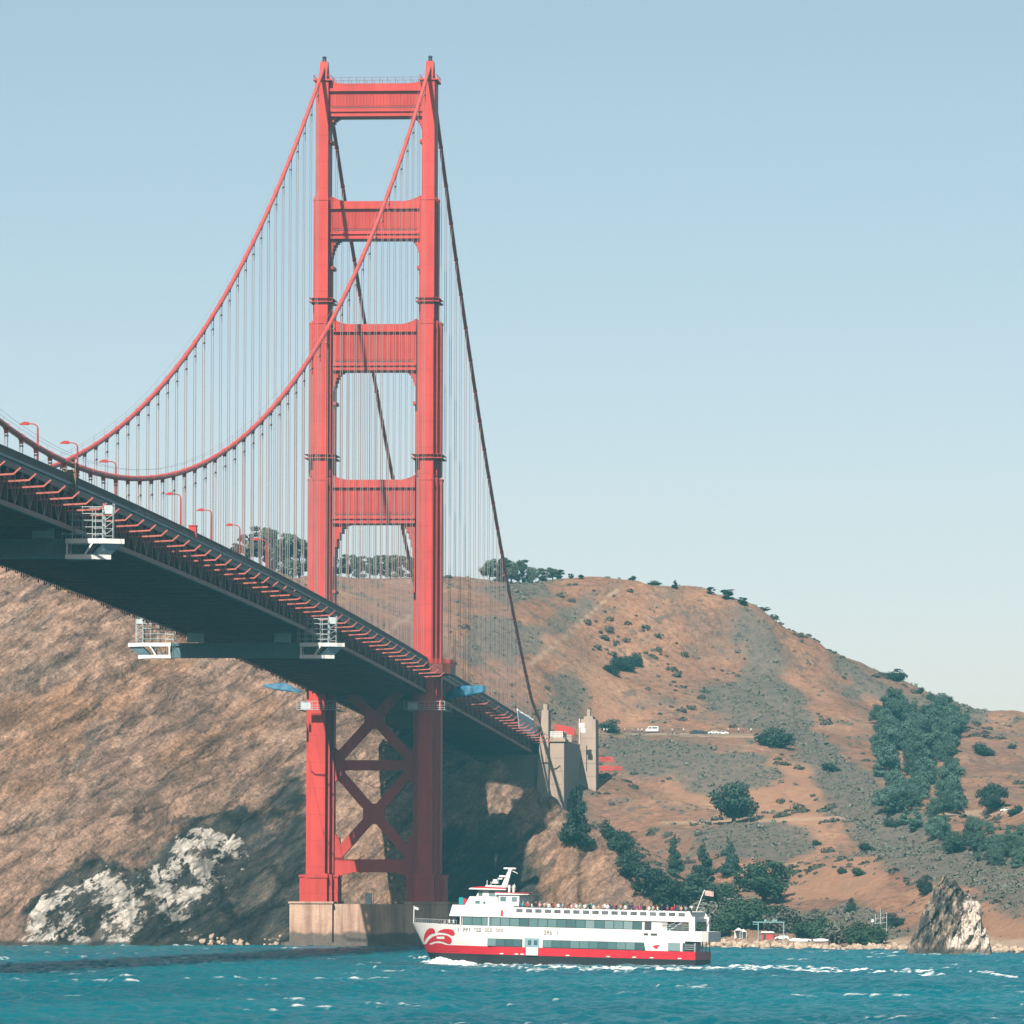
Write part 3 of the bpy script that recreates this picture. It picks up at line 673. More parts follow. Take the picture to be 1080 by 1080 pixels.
# ------------------------------------------------------------------ main cables, suspenders
for s, lab in ((1, 'near main cable sweeping down from the top of the right tower leg'), (-1, 'far main cable sweeping down from the top of the left tower leg')):
    root = empty('main_cable', (13.7*s, 0, cable_z(0))); tag(root, lab, 'cable')
    cp = [(13.7*s, y, cable_z(y)) for y in list(np.arange(-868, 0, 14))+[-7, -3, 0, 3, 7]+list(np.arange(14, 343, 14))+[343, 420]]
    o = MB().tube(cp, .50, 10).build('cable', M_CABLE, root, True); o.location = (-13.7*s, 0, -cable_z(0))
    bds = []
    for i in list(range(-57, 0))+list(range(1, 23)):
        y = 15.24*i; p = Vector((13.7*s, y, cable_z(y))); d = (Vector((13.7*s, y+1, cable_z(y+1)))-p).normalized()
        bd = MB(); bd.tube([p-d*.5, p+d*.5], .6, 8)
        bd.box(p.x-.34, p.x+.34, p.y-.16, p.y+.16, p.z-1.05, p.z-.3)
        b_ = bd.build('cable_band', M_CABLE, root); b_.location = (-13.7*s, 0, -cable_z(0))
    hl = MB()
    for e in (-.55, .55):
        for y in range(-868, 0, 62): hl.beam((13.7*s+e, y, cable_z(y)+1.5), (13.7*s+e, min(y+62, -4), cable_z(min(y+62, -4))+1.5), .045) if False else None
    hp = [(-868+15.24*i) for i in range(57)]
    for a, b in zip(hp[:-1], hp[1:]):
        for e in (-.5, .5): hl.beam((13.7*s+e, a, cable_z(a)+1.55), (13.7*s+e, b, cable_z(b)+1.55), .03)
        hl.box(13.7*s-.53, 13.7*s-.47, a-.03, a+.03, cable_z(a), cable_z(a)+1.55)
    h_ = hl.build('hand_rope', M_ROPE, root); h_.location = (-13.7*s, 0, -cable_z(0))
for s in (1, -1):
    side = 'near' if s == 1 else 'far'
    for span in (-1, 1):
        for i in range(1, 58 if span < 0 else 23):
            y = 15.24*i*span; zt = cable_z(y)-.9; zb = road(y)+.1
            if zt-zb < .6 or abs(proj(np.array([13.7*s, y, zb]))[0]-540) > 600: continue
            mb = MB()
            for ex in (-.22, .22):
                for ey in (-.34, .34): mb.tube([(ex, ey, zb-zt), (ex, ey, 0)], .036, 4, False)
            if span < 0: mb.box(-.32, .32, -.45, .45, -2.2 if zt-zb > 4 else -.6, -1.9 if zt-zb > 4 else -.4)
            o = mb.build('suspender', M_ROPE); o.location = (13.7*s, y, zt)
            tag(o, '%s set of suspender ropes %s the tower, hung from the %s main cable' % (ordinal(i), 'left of' if span < 0 else 'behind', side), 'suspender', 'suspender ropes hanging from the main cables')

# ------------------------------------------------------------------ lamps along the water side walk
def make_lamp():
    root = empty('street_lamp'); tag(root, 'x', 'street lamp', 'street lamps along the bridge deck')
    MB().tube([(0, 0, 0), (0, 0, .5), (0, 0, .55), (0, 0, 6.9)], [.28, .28, .2, .15], 8).build('pole', M_RED2, root)
    a = [(0, 0, 6.85)]+[(-.9+.9*math.cos(t), 0, 6.9+.75*math.sin(t)) for t in [i*math.pi/10 for i in range(1, 5)]]+[(-1.6, 0, 7.72)]
    MB().tube(a, .11, 6).build('arm', M_RED2, root)
    h = MB(); h.prism([(-1.4, 7.55), (-1.5, 7.95), (-2.2, 8.0), (-2.95, 7.62), (-2.9, 7.5), (-1.5, 7.45)], -.3, .3, 'y'); h.build('lamp_head', M_RED2, root)
    return root
lamp = make_lamp()
for i, px in enumerate((40, 82, 122, 191, 223, 253, 281)):
    # step along the deck edge until it lies under that spot
    y = min(np.arange(-760, -60, 1.0), key=lambda v: abs(proj(np.array([13.0, v, road(v)+6]))[0]-px))
    o = lamp if i == 0 else dup(lamp)
    o.location = (13.0, y, road(y)+.2)
    o['label'] = '%s orange lamp post from the left edge on the bridge' % ordinal(i+1)
def ygo(px, x=14, dz=0): return min(np.arange(-800, 340, 1.0), key=lambda v: abs(proj(np.array([x, v, road(v)+dz]))[0]-px))
y = ygo(204); c = MB(); c.box(13.2, 14.6, y-1, y+1, road(y)+.2, road(y)+2.6); c.box(13.1, 14.7, y-1.1, y+1.1, road(y)+2.6, road(y)+2.75); c.box(13.5, 14.3, y-1.06, y-1, road(y)+.6, road(y)+2.2)
tag(c.build('equipment_box', M_RED), 'bright orange box on the near rail of the bridge beside a lamp post', 'box')
y = ygo(75); c = MB(); z = road(y)
for ex in (-.9, .9):
    for ey in (-1.2, 1.2): c.tube([(14+ex, y+ey, z-2), (14+ex, y+ey, z+3.6)], .09)
for k in range(5): c.box(13.0, 15.0, y-1.3, y+1.3, z-2+k*1.35, z-1.9+k*1.35)
c.box(13.15, 14.85, y-1.1, y-.9, z-1.9, z+2.4)
tag(c.build('work_scaffold', simple('weathered_plywood', (.24, .15, .075), .8)), 'brown work scaffold clamped to the near rail where the two main cables cross', 'scaffold')

# ------------------------------------------------------------------ maintenance travellers under the deck
def traveller(yc, xl, xr, zb, lab):
    root = empty('maintenance_traveller', (0, yc, zb)); tag(root, lab, 'traveller platform', 'maintenance platforms hung under the deck')
    g = MB()
    for y in (-1.5, 1.5):
        for z in (0, 2.9): g.beam((xl+6, y, z), (xr-6, y, z), .22)
        n = 18
        for i in range(n+1):
            x = xl+6+(xr-xl-12)*i/n; g.beam((x, y, 0), (x, y, 2.9), .1)
            if i < n: g.beam((x, y, 0 if i % 2 else 2.9), (x+(xr-xl-12)/n, y, 2.9 if i % 2 else 0), .09)
    g.box(xl+6, xr-6, -1.4, 1.4, -.06, .06); g.box(xl+9.5, xr-9.5, -.9, -.8, .1, 2.7)
    g.build('gantry_truss', simple('traveller_steel', (.09, .17, .20), .5), root)
    pn = MB()
    for x in (xl+13, xr-15): pn.box(x, x+3.6, -1.62, -1.56, 3.2, 5.2); pn.box(x, x+.1, -1.6, -1.4, 2.9, 5.2); pn.box(x+3.5, x+3.6, -1.6, -1.4, 2.9, 5.2)
    pn.build('side_panel', simple('pale_teal_panel', (.25, .48, .5), .5), root)
    for s, xe in ((-1, xl), (1, xr)):
        e = MB()
        # pointed hull-like end platform: upper deck and lower deck joined by raking side plates
        for z0, z1, dx in ((2.3, 3.1, 0), (-.25, .5, 2.2)):
            e.prism([(xe-s*dx, 0), (xe-s*(3.2+dx), -2.0), (xe-s*9.5, -2.0), (xe-s*9.5, 2.0), (xe-s*(3.2+dx), 2.0)], z0, z1, 'z')
        for y in (-1.9, 1.9):
            e.beam((xe-s*9.2, y, .4), (xe-s*9.2, y, 2.4), .3); e.beam((xe-s*6.3, y, .4), (xe-s*5.0, y, 2.4), .3)
        e.build('end_platform', M_WHITE, root)
        sk = MB()
        for y in (-1.8, 1.8): sk.add([(xe-s*.2, 0, 2.35), (xe-s*2.4, 0, .4), (xe-s*5.2, y, .4), (xe-s*3.2, y, 2.35), (xe-s*.2, .08, 2.35), (xe-s*2.4, .08, .4), (xe-s*5.2, y-.08, .4), (xe-s*3.2, y-.08, 2.35)], [(0,1,2,3),(7,6,5,4),(0,4,5,1),(1,5,6,2),(2,6,7,3),(3,7,4,0)])
        sk.build('side_skirt', simple('skirt_panel', (.30, .48, .56), .5), root)
        c = MB()
        xa, xb = sorted((xe-s*3.4, xe-s*10.0))
        for i in range(5):
            x = xa+(xb-xa)*i/4
            for y in (-1.8, 1.8): c.tube([(x, y, 3.1), (x, y, 8.4)], .06, 4)
        for k in range(5):
            z = 3.9+k*1.1
            for y in (-1.8, 1.8): c.beam((xa, y, z), (xb, y, z), .09)
            for x in (xa, xb): c.beam((x, -1.8, z), (x, 1.8, z), .09)
            c.box(xa+.2, xa+(xb-xa)*.6, -1.7, 1.7, z-.06, z) if k % 2 == 0 else None
        c.build('scaffold_cage', M_SCAF, root)
        tw = MB(); x = xe-s*2.6
        for ex in (-.8, .8):
            for ey in (-.8, .8): tw.tube([(x+ex, ey, 3.1), (x+ex, ey, 8.9)], .07, 4)
        for k in range(4):
            z = 3.6+k*1.2; tw.beam((x-.8, -.8, z), (x+.8, -.8, z+1.1), .07); tw.beam((x-.8, .8, z), (x+.8, .8, z+1.1), .07); tw.beam((x-.8, -.8, z), (x-.8, .8, z+1.1), .07); tw.beam((x+.8, .8, z), (x+.8, -.8, z+1.1), .07)
            tw.box(x-.8, x+.8, -.8, .8, z-.06, z)
        tw.box(x-.7, x+.7, -.86, -.8, 7.2, 8.6)
        tw.build('hanger_mast', M_SCAF, root)
    return root
traveller(-285, -24.5, 22.3, road(-285)-13.2, 'maintenance platform under the deck nearer the tower, its white left end against the cliff')
traveller(-632, -24.5, 22.6, road(-632)-11.9, 'maintenance platform under the deck at the left edge, only its white right end showing')

# ------------------------------------------------------------------ tarpaulins and work platforms near the tower
def drape(name, lab, x0, x1, y0, y1, zf, mat, cat='tarpaulin', th=.25, group=None):
    nx, ny = 9, 17; v = []; f = []
    for k in (0, 1):
        for j in range(ny):
            for i in range(nx):
                x = x0+(x1-x0)*i/(nx-1); y = y0+(y1-y0)*j/(ny-1)
                v.append((x, y, zf(i/(nx-1), j/(ny-1))+.25*math.sin(i*1.9+j*1.3)*(.5+.5*math.sin(j*.7))-th*k))
    N = nx*ny
    for j in range(ny-1):
        for i in range(nx-1):
            a = j*nx+i; f.append((a, a+1, a+nx+1, a+nx)); f.append((a+N+nx, a+N+nx+1, a+N+1, a+N))
    for i in range(nx-1): f.append((i, i+N, i+1+N, i+1)); a = (ny-1)*nx+i; f.append((a+1, a+1+N, a+N, a))
    for j in range(ny-1): a = j*nx; f.append((a, a+nx, a+nx+N, a+N)); a += nx-1; f.append((a+nx, a, a+N, a+nx+N))
    b = MB(); b.add(v, f); o = b.build(name, mat, None, True)
    return tag(o, lab, cat, group)
def curtain(name, lab, top, drop, mat, cat='tarpaulin'):
    n, m2 = 14, 6; v = []; f = []
    for k in (0, .12):
        for i in range(n):
            t = i/(n-1)*(len(top)-1); a = min(int(t), len(top)-2); p = Vector(top[a]).lerp(Vector(top[a+1]), t-a); d = drop[a]+(drop[a+1]-drop[a])*(t-a)
            for j in range(m2): v.append((p.x, p.y+.28*math.sin(i*1.7)*math.sin(j*.9+.4)+k-.12*j, p.z-d*j/(m2-1)))
    N = n*m2
    for i in range(n-1):
        for j in range(m2-1): a = i*m2+j; f += [(a, a+1, a+m2+1, a+m2), (a+N, a+m2+N, a+m2+1+N, a+1+N)]
        for j in (0, m2-1): a = i*m2+j; f.append((a, a+m2, a+m2+N, a+N))
    for i in (0, n-1):
        for j in range(m2-1): a = i*m2+j; f.append((a, a+1, a+1+N, a+N))
    return tag(MB().add(v, f).build(name, mat, None, True), lab, cat)
T = lambda px, py, Y: tuple(at(px, py, Y=Y))
curtain('tarpaulin', 'bright blue tarpaulin hung beside the deck just right of the tower', [T(470,732,14), T(480,724,14), T(493,723,15), T(512,723,16)], [2.0, 2.8, 2.8, 1.7], M_TARPB)
curtain('tarpaulin', 'blue tarpaulin sticking out left of the tower below the far edge of the deck', [T(278,722,-6), T(288,721,-6), T(300,720,-6), T(318,729,-6)], [.5, 1.5, 2.2, .4], M_TARPB)
drape('sheeting', 'white sheeting wrapped over the side of the deck next to the concrete pylon', 14.9, 15.6, 270, 336, lambda u, v: 68.9-1.3*v-6.0*u, M_TARPW, 'sheeting')
for s, lab in ((1, 'work platform wrapped round the head of the right tower leg under the deck'), (-1, 'work platform round the head of the left tower leg under the deck')):
    c = MB(); x0, x1 = 13.7*s-5.2, 13.7*s+5.2; z = 60.2
    for y in (-9.2, 9.2):
        c.box(x0, x1, y-.9, y+.9, z, z+.12)
        for h in (.6, 1.2, 2.2): c.beam((x0, y-.85, z+h), (x1, y-.85, z+h), .09)
        for i in range(9): c.beam((x0+(x1-x0)*i/8, y-.85, z), (x0+(x1-x0)*i/8, y-.85, z+2.2), .09)
    for x in (x0+.5, x1-.5): c.box(x-.5, x+.5, -8.3, 8.3, z-.02, z+.1)
    c.box(x0+1, x0+3.5, -10.12, -10.06, z+.2, z+1.9)
    tag(c.build('work_platform', M_SCAF), lab, 'work platform')

# ------------------------------------------------------------------ concrete pylons of the north approach
def pylon():
    root = empty('concrete_pylon', (19, 345, 30)); tag(root, 'pale concrete pylon at the end of the deck, with a railed cap', 'pylon')
    b = MB()
    b.box(16.6, 23.6, 343, 356, 24, 62.2)
    b.prism([(14.9, 24), (18.9, 24), (18.9, 70.6), (16.9, 70.6), (16.2, 60), (15.2, 44)], 341.2, 352, 'y')
    b.box(17.3, 18.5, 341.8, 347, 70.6, 72.4); b.box(16.2, 24.0, 342.5, 356.4, 61.0, 61.9)
    def Q(mb, n, mat): o = mb.build(n, mat, root); o.location = (-19, -345, -30); return o
    for z in range(28, 60, 4): b.box(18.9, 23.65, 342.93, 343.0, z, z+.12)
    Q(b, 'shaft', M_CONC2)
    w_ = MB(); w_.box(-14, 16.7, 344, 440, 20, 57.0); w_.box(16.7, 22.9, 356, 420, 20, 61.8); Q(w_, 'side_wall', M_CONC2)
    for i in range(6): pass
    r = MB()
    for zz in (62.9, 63.5, 64.1): r.beam((19.0, 343.2, zz), (23.4, 343.2, zz), .12); r.beam((23.4, 343.2, zz), (23.4, 356, zz), .12)
    for i in range(12): r.box(19.0+.4*i-.1, 19.0+.4*i+.1, 343.1, 343.3, 62.2, 64.2); r.box(23.3, 23.5, 343.2+1.1*i-.1, 343.2+1.1*i+.1, 62.2, 64.2)
    Q(r, 'railing', M_WHITE)
    root2 = empty('concrete_pylon', (26, 422, 30)); tag(root2, 'slim concrete pylon right of the red shed, half lit, above the conifer', 'pylon')
    b = MB(); b.prism([(21.6, 20), (28.4, 20), (28.0, 70.0), (27.2, 70.0), (27.0, 71.0), (24.4, 71.0), (24.2, 70.0), (23.4, 70.0)], 420, 433, 'y')
    b.box(25.2, 26.2, 421, 425, 71, 73.2)
    o = b.build('shaft', M_CONC2, root2); o.location = (-26, -422, -30)
    b = MB()
    for k in range(9): b.box(23.4+.1, 28.06, 419.93, 420.0, 32+4*k, 32.12+4*k)
    o = b.build('formwork_line', M_CONC2, root2); o.location = (-26, -422, -30)
pylon()
apr = MB(); apr.box(-13.5, 15.8, 344.2, 560, 62.5, 65.0)
tag(apr.build('road_approach', M_ASPH), kind='structure')
rt = MB(); rt.prism([(0, 0), (6.2, 0), (6.0, 2.0), (5.2, 2.5), (1.8, 3.2), (0, 3.4)], 0, 2.4, 'y')
rt.box(.2, .5, .2, 2.2, 3.3, 3.6)
o = rt.build('site_shed', M_RED); o.location = (17.2, 392, 64.2); tag(o, 'bright red site shed on the approach between the two concrete pylons', 'shed')
ft = MB(); ft.box(0, 6.0, 0, 1.2, -2.0, 0); ft.box(0, 6.0, -.1, .02, 0, .6); o = ft.build('parapet_wall', M_CONC2); o.location = (16.9, 385, 63.6); tag(o, 'low concrete parapet below the red shed on the approach', 'parapet')
fs = MB(); fs.tube([(0, 0, 0), (0, 0, 8)], .14); fs.box(-.2, 1.6, -.1, .1, 5.2, 6.6); fs.box(.4, 1.9, -.2, .2, 3.6, 5.0); o = fs.build('sign_mast', M_WHITE); o.location = (23.4, 412, 62); tag(o, 'white mast with small boards beside the slim concrete pylon', 'mast')
# ------------------------------------------------------------------ ferry
def ferry():
    th = math.radians(11.5)
    bp = at(434, 975, Y=-590.0); root = empty('ferry', (bp[0], -590, 1.05), -th); root.scale = (1.0, 1.0, .985); root.rotation_euler = (0, math.radians(1.25), -th)
    tag(root, 'red and white passenger ferry under way to the left in front of the bridge tower', 'ferry')
    L = 50.8; sheer = lambda u: 6.2-.25*min(1, u/14)
    M_HR = simple('hull_red', (.62, .022, .04), .4, .08, .6); M_HB = simple('hull_black', (.018, .022, .027), .5)
    mt, n, b = newmat('cabin_glass'); b.inputs['Base Color'].default_value = (.045, .13, .14, 1); b.inputs['Roughness'].default_value = .12; M_GL = mt
    oi = n.nodes.new('ShaderNodeObjectInfo'); n.links.new(ramp(n, oi.outputs['Random'], [(0, (.04,.10,.11)), (.6, (.085,.18,.19)), (1, (.21,.30,.31))]), b.inputs['Base Color'])  # random base colour per pane imitates varied reflections in the glass
    stem = lambda z: 3.4-.55*z
    def half(u, z):
        t = max(0, min(1, (u-stem(z))/(17-z*.5))); return max(.03, (5.0+.1*max(0, min(z, 3)))*(1-(1-t)**2.1)**.8)
    def shell(z0, z1, nz, name, mat, par, u1=L, top=None):
        v = []; f = []; us = 70
        for s in (-1, 1):
            o = len(v)
            for k in range(nz+1):
                for i in range(us+1):
                    zz = z0+(z1-z0)*k/nz if top is None else z0+(top(u1*(i/us))-z0)*k/nz
                    u = stem(zz)+(u1-stem(zz))*(i/us)**1.25
                    v.append((u, s*half(u, zz), zz))
            for k in range(nz):
                for i in range(us):
                    a = o+k*(us+1)+i; f.append((a, a+1, a+us+2, a+us+1))
        o2 = (nz+1)*(us+1)
        for k in range(nz): a = k*(us+1)+us; f.append((a, a+us+1, a+o2+us+1, a+o2))
        for k in (0, nz):
            for i in range(us): a = k*(us+1)+i; f.append((a, a+1, a+1+o2, a+o2))
        m_ = MB(); m_.add(v, f); return m_.build(name, mat, par)
    shell(-1.6, 1.15, 4, 'hull_bottom', M_HB, root); shell(1.15, 2.52, 3, 'hull_stripe', M_HR, root)
    shell(2.52, 5.95, 5, 'hull_side', M_WHITE, root, 49.0, top=lambda u: sheer(u))
    p = MB(); p.prism([(49, -5.25), (L+1.0, -5.25), (L+1.9, -4.2), (L+2.1, 0), (L+1.9, 4.2), (L+1.0, 5.25), (49, 5.25)], 4.25, 5.95, 'z'); p.build('aft_bulwark', M_WHITE, root)
    p = MB()
    for y in (-4.9, -2.5, 0, 2.5, 4.9): p.box(L-.25, L-.1, y-.07, y+.07, 2.52, 4.25)
    for z in (2.9, 3.25, 3.6): p.box(L-.22, L-.14, -5, 5, z, z+.06); p.box(49.0, L-.2, -5.15, -5.08, z, z+.06); p.box(49.0, L-.2, 5.08, 5.15, z, z+.06)
    p.build('stern_rail', M_SCAF, root)
    # cabin houses
    h = MB(); h.box(10.2, 45.8, -4.95, 4.95, 5.95, 7.5); h.build('upper_cabin', M_WHITE, root)
    band = MB()
    band.prism([(8.0, 7.5), (50.2, 7.5), (50.5, 7.7), (49.6, 9.25), (19.2, 9.25), (19.2, 9.42), (8.55, 9.42)], -5.15, -4.98, 'y')
    band.prism([(8.0, 7.5), (50.2, 7.5), (50.5, 7.7), (49.6, 9.25), (19.2, 9.25), (19.2, 9.42), (8.55, 9.42)], 4.98, 5.15, 'y')
    band.box(8.2, 50.2, -4.98, 4.98, 7.5, 8.1); band.prism([(8.0, 7.5), (8.55, 9.42), (8.75, 9.42), (8.2, 7.5)], -4.98, 4.98, 'y'); band.box(49.5, 49.7, -4.98, 4.98, 8.1, 9.2)
    band = band.build('top_deck', M_WHITE, root)
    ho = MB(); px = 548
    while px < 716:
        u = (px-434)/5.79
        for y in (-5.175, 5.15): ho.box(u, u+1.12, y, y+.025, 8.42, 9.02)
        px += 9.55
    ho.build('rail_opening_shade', simple('shaded_opening', (.10, .11, .125), .7, .5, .6), band)  # dark plates on the solid bulwark paint the shade of its openings
    bk = MB(); bk.box(10.3, 41.5, -4.97, 4.97, 6.0, 7.42); bk.build('window_band', M_DARK, root)
    # windows, one part each
    def win(u0, u1, z0, z1, y=5.16, mat=M_GL, name='window', slant=0.0):
        for s in (-1, 1):
            m_ = MB(); m_.prism([(u0+slant, z0), (u1+slant, z0), (u1, z1), (u0, z1)], *sorted((s*y, s*(y+.04))), 'y'); m_.build(name, mat, root)
    for a_, b_ in ((14.85, 20.95), (24.45, 42.0)):
        for s in (-1, 1): bk = MB(); bk.box(a_, b_, *sorted((s*5.2, s*5.335)), 2.6, 3.88); bk.build('window_band', M_DARK, root)
    for i in range(19): win(10.45+1.64*i, 10.45+1.64*i+1.5, 6.05, 7.36, 4.98)
    for i in range(4): win(14.9+1.5*i, 14.9+1.5*i+1.42, 2.64, 3.83, 5.345)
    for i in range(11): win(24.5+1.6*i, 24.5+1.6*i+1.5, 2.62, 3.85, 5.345, slant=.25 if i == 10 else 0)
    win(46.1, 48.2, 2.62, 3.95, 5.32); win(48.9-.3, 49.0, 2.62, 3.95, 5.32)
    win(41.9, 43.1, 6.0, 7.4, 4.96, M_DARK, 'cabin_door')
    for u in (41.9, 43.1): win(u, u+.75 if u < 43 else u+1.1, 5.1, 5.45, 5.32, M_DARK, 'louvre')
    M_BL = simple('door_blue', (.22, .36, .42), .5)
    win(21.3, 23.9, 2.45, 4.1, 5.32, M_BL, 'boarding_door'); win(21.6, 23.7, 1.2, 2.5, 5.33, M_WHITE, 'boarding_ramp')
    for u in (21.9, 22.95): win(u, u+.6, 2.95, 3.75, 5.37, M_GL, 'porthole')
    for u in (9.9, 14.8):
        for y in (-5.1, 5.0): MB().box(u, u+.16, y, y+.1, 5.95, 7.5).build('deck_post', M_WHITE, root)
    for y in (-5.2, 4.2): MB().box(49.6, 50.6, y, y+1, 5.95, 8.4).build('deck_post', M_WHITE, root)
    sr = MB()
    for k in range(7):
        sr.box(46.0+.33*k, 46.5+.33*k, -5.0, -4.2, 5.95+.22*k, 6.0+.22*k)
    for y in (-5.0, -4.2): sr.beam((46, y, 6.6), (48.4, y, 8.2), .07); sr.beam((46, y, 5.95), (48.4, y, 7.5), .1)
    for z in (6.3, 6.65, 7.0): sr.beam((45.8, -5.1, z), (50.4, -5.1, z), .05)
    sr.build('stairs', M_SCAF, root)
    # pilot house
    a = MB(); a.prism([(10.2, 9.43), (19.6, 9.43), (19.6, 9.9), (16.0, 9.9), (15.9, 10.9), (11.0, 10.9)], -3.4, 3.4, 'y')
    a.prism([(11.9, 10.9), (16.0, 10.9), (16.0, 12.1), (12.4, 12.1)], -2.6, 2.6, 'y'); a.box(16.0, 19.6, -3.2, 3.2, 9.9, 11.25)
    pil = a.build('pilot_house', M_WHITE, root)
    rf = MB(); rf.prism([(10.7, 12.12), (17.2, 12.12), (17.2, 12.3), (11.0, 12.38)], -3.2, 3.2, 'y'); rf.prism([(13.2, 12.55), (17.0, 12.55), (16.8, 12.85), (13.8, 12.85)], -2.6, 2.6, 'y'); rf.prism([(15.4, 11.27), (21.3, 11.42), (21.3, 11.5), (15.4, 11.62)], -3.4, 3.4, 'y')
    rf = rf.build('roof', M_WHITE, pil)
    re = MB(); re.prism([(11.0, 12.38), (17.2, 12.3), (17.2, 12.55), (12.6, 12.62)], -3.22, 3.22, 'y'); re.box(15.4, 21.3, -3.42, 3.42, 11.62, 11.72); re.build('roof_edge', M_HR, rf)
    for (u0, u1, z0, z1, y) in ((12.3, 13.0, 11.05, 11.9, 2.6), (14.1, 15.3, 11.0, 11.9, 2.6), (16.3, 17.3, 10.2, 11.0, 3.2), (18.3, 19.2, 10.2, 11.0, 3.2), (12.0, 12.8, 9.7, 10.2, 3.4), (13.4, 13.8, 9.7, 10.1, 3.4)):
        for s in (-1, 1): q = MB(); q.box(u0, u1, *sorted((s*y+.002*s, s*(y+.04))), z0, z1); q.build('window', M_GL, pil)
    q = MB(); q.box(17.0, 17.4, -5.2, -5.15, 7.7, 8.7); q.build('lifebuoy_box', M_HR, root)
    ms = MB(); ms.prism([(15.6, 12.85), (16.6, 12.85), (17.35, 15.8), (16.85, 15.8)], -.3, .3, 'y'); ms.box(15.9, 18.0, -.25, .25, 15.7, 15.95); ms.box(15.2, 16.4, -.4, .4, 14.3, 14.6); ms.box(15.0, 15.8, -.6, .6, 13.9, 14.15)
    ms.prism([(14.0, 13.2), (15.0, 13.2), (14.8, 13.9), (14.2, 13.9)], -.5, .5, 'y'); ms.beam((14.4, 0, 12.8), (14.4, 0, 13.3), .2); ms.beam((15.9, 0, 14.4), (16.6, 0, 14.4), .2)
    for u, hh in ((12.7, 1.1), (13.4, .9), (17.5, .6)): ms.tube([(u, 1.0, 12.6), (u, 1.0, 12.6+hh)], .06); ms.box(u-.2, u+.2, .8, 1.2, 12.6, 12.9)
    ms.beam((17.4, 0, 15.4), (18.3, 0, 15.0), .1); ms.build('radar_mast', M_WHITE, root)
    st = MB()
    for u in (17.6, 18.35): st.tube([(u, -2.4, 11.5), (u, -2.4, 13.0)], .2, 8)
    st.build('exhaust_pipe', M_WHITE, root)
    bo = MB()
    for u, y in ((9.3, -2.4),): bo.tube([(u, y, 9.42), (u, y, 9.5), (u, y, 10.6), (u, y, 10.7)], [.1, .5, .5, .1], 8)
    bo.build('life_raft', simple('teal_canister', (.02, .35, .36), .4), root)
    bo = MB(); bo.tube([(10.0, -2.6, 9.42), (10.0, -2.6, 9.5), (10.0, -2.6, 10.4), (10.0, -2.6, 10.5)], [.1, .4, .4, .1], 8); bo.build('canister', M_HR, root)
    # rubbing marks, name lettering too small to read, bow emblem
    mk = MB()
    for u in (17.0, 19.6, 20.6, 28.5, 35.5, 40.0, 43.0, 47.8): mk.box(u, u+.6, -half(u, 1.3)-.05, -half(u, 1.3)-.02, 1.25, 1.42)
    mk.build('fender_pad', M_WHITE, root)
    rr_ = random.Random(2)
    M_LT = simple('lettering_grey', (.16, .14, .14), .7)
    def letters(u, z, n, hgt, pat):
      for word in pat.split():
        ltr = MB(); pat = word
        if word != word.strip(): continue
        u = letters1(ltr, u, z, hgt, word)+hgt*.9; ltr.build('hull_lettering', M_LT, root)
    def letters1(ltr, u, z, hgt, pat):
        for ch in pat:
            if ch == ' ': u += hgt*.7; continue
            y = -half(u, z+hgt)-.035; w_ = hgt*.52; s_ = hgt*.16
            B = lambda a, b, c, d: ltr.box(u+a*w_, u+b*w_, y, y+.02, z+c*hgt, z+d*hgt)
            seg = {'P': '1256', 'E': '12467', 'A': '12356', 'R': '12356', 'O': '12347', 'L': '24', 'I': '2', 'H': '236', 'S': '1467', 'D': '12347', 'U': '234', 'T': '18', 'Y': '58', '1': '8', '2': '14567'}.get(ch, '12')
            for k in seg:
                {'1': lambda: B(0, 1, .84, 1), '2': lambda: B(0, .3, 0, 1), '3': lambda: B(.7, 1, 0, 1), '4': lambda: B(0, 1, 0, .16), '5': lambda: B(.7, 1, .5, 1), '6': lambda: B(0, 1, .42, .58), '7': lambda: B(.7, 1, 0, .5), '8': lambda: B(.35, .65, 0, 1)}[k]()
            u += w_*1.4
        return u
    letters(9.5, 4.95, 0, .62, 'I PPY  TOO  OOD  OOD  I'); letters(24.6, 4.75, 0, .72, 'OAE 1')
    letters(45.0, 6.75, 0, .5, 'OOE OO')
    em = bmesh.new()
    def patch(poly, off=.03):
        vs_ = []
        for x, y in poly:
            pxx, pyy = 430+(205+(x-205)*1.16)/12, 965+y/12
            vs_.append(em.verts.new(((pxx-434)/5.79, 0, (1012+(pxx-434)*.0267-pyy)/6)))
        es = [em.edges.new((vs_[i], vs_[(i+1) % len(vs_)])) for i in range(len(vs_))]
        bmesh.ops.triangle_fill(em, edges=es, use_beauty=True)
    def emb(polys, name, mat, off):
        nonlocal em
        em = bmesh.new()
        for q in polys: patch(q)
        for _ in range(2): bmesh.ops.subdivide_edges(em, edges=[e for e in em.edges if e.calc_length() > .35], cuts=1); bmesh.ops.triangulate(em, faces=em.faces)
        for v in em.verts: v.co.y = -half(v.co.x, v.co.z)-off
        me = bpy.data.meshes.new(name); em.to_mesh(me); em.free(); me.materials.append(mat); o = bpy.data.objects.new(name, me); COL.objects.link(o); o.parent = root
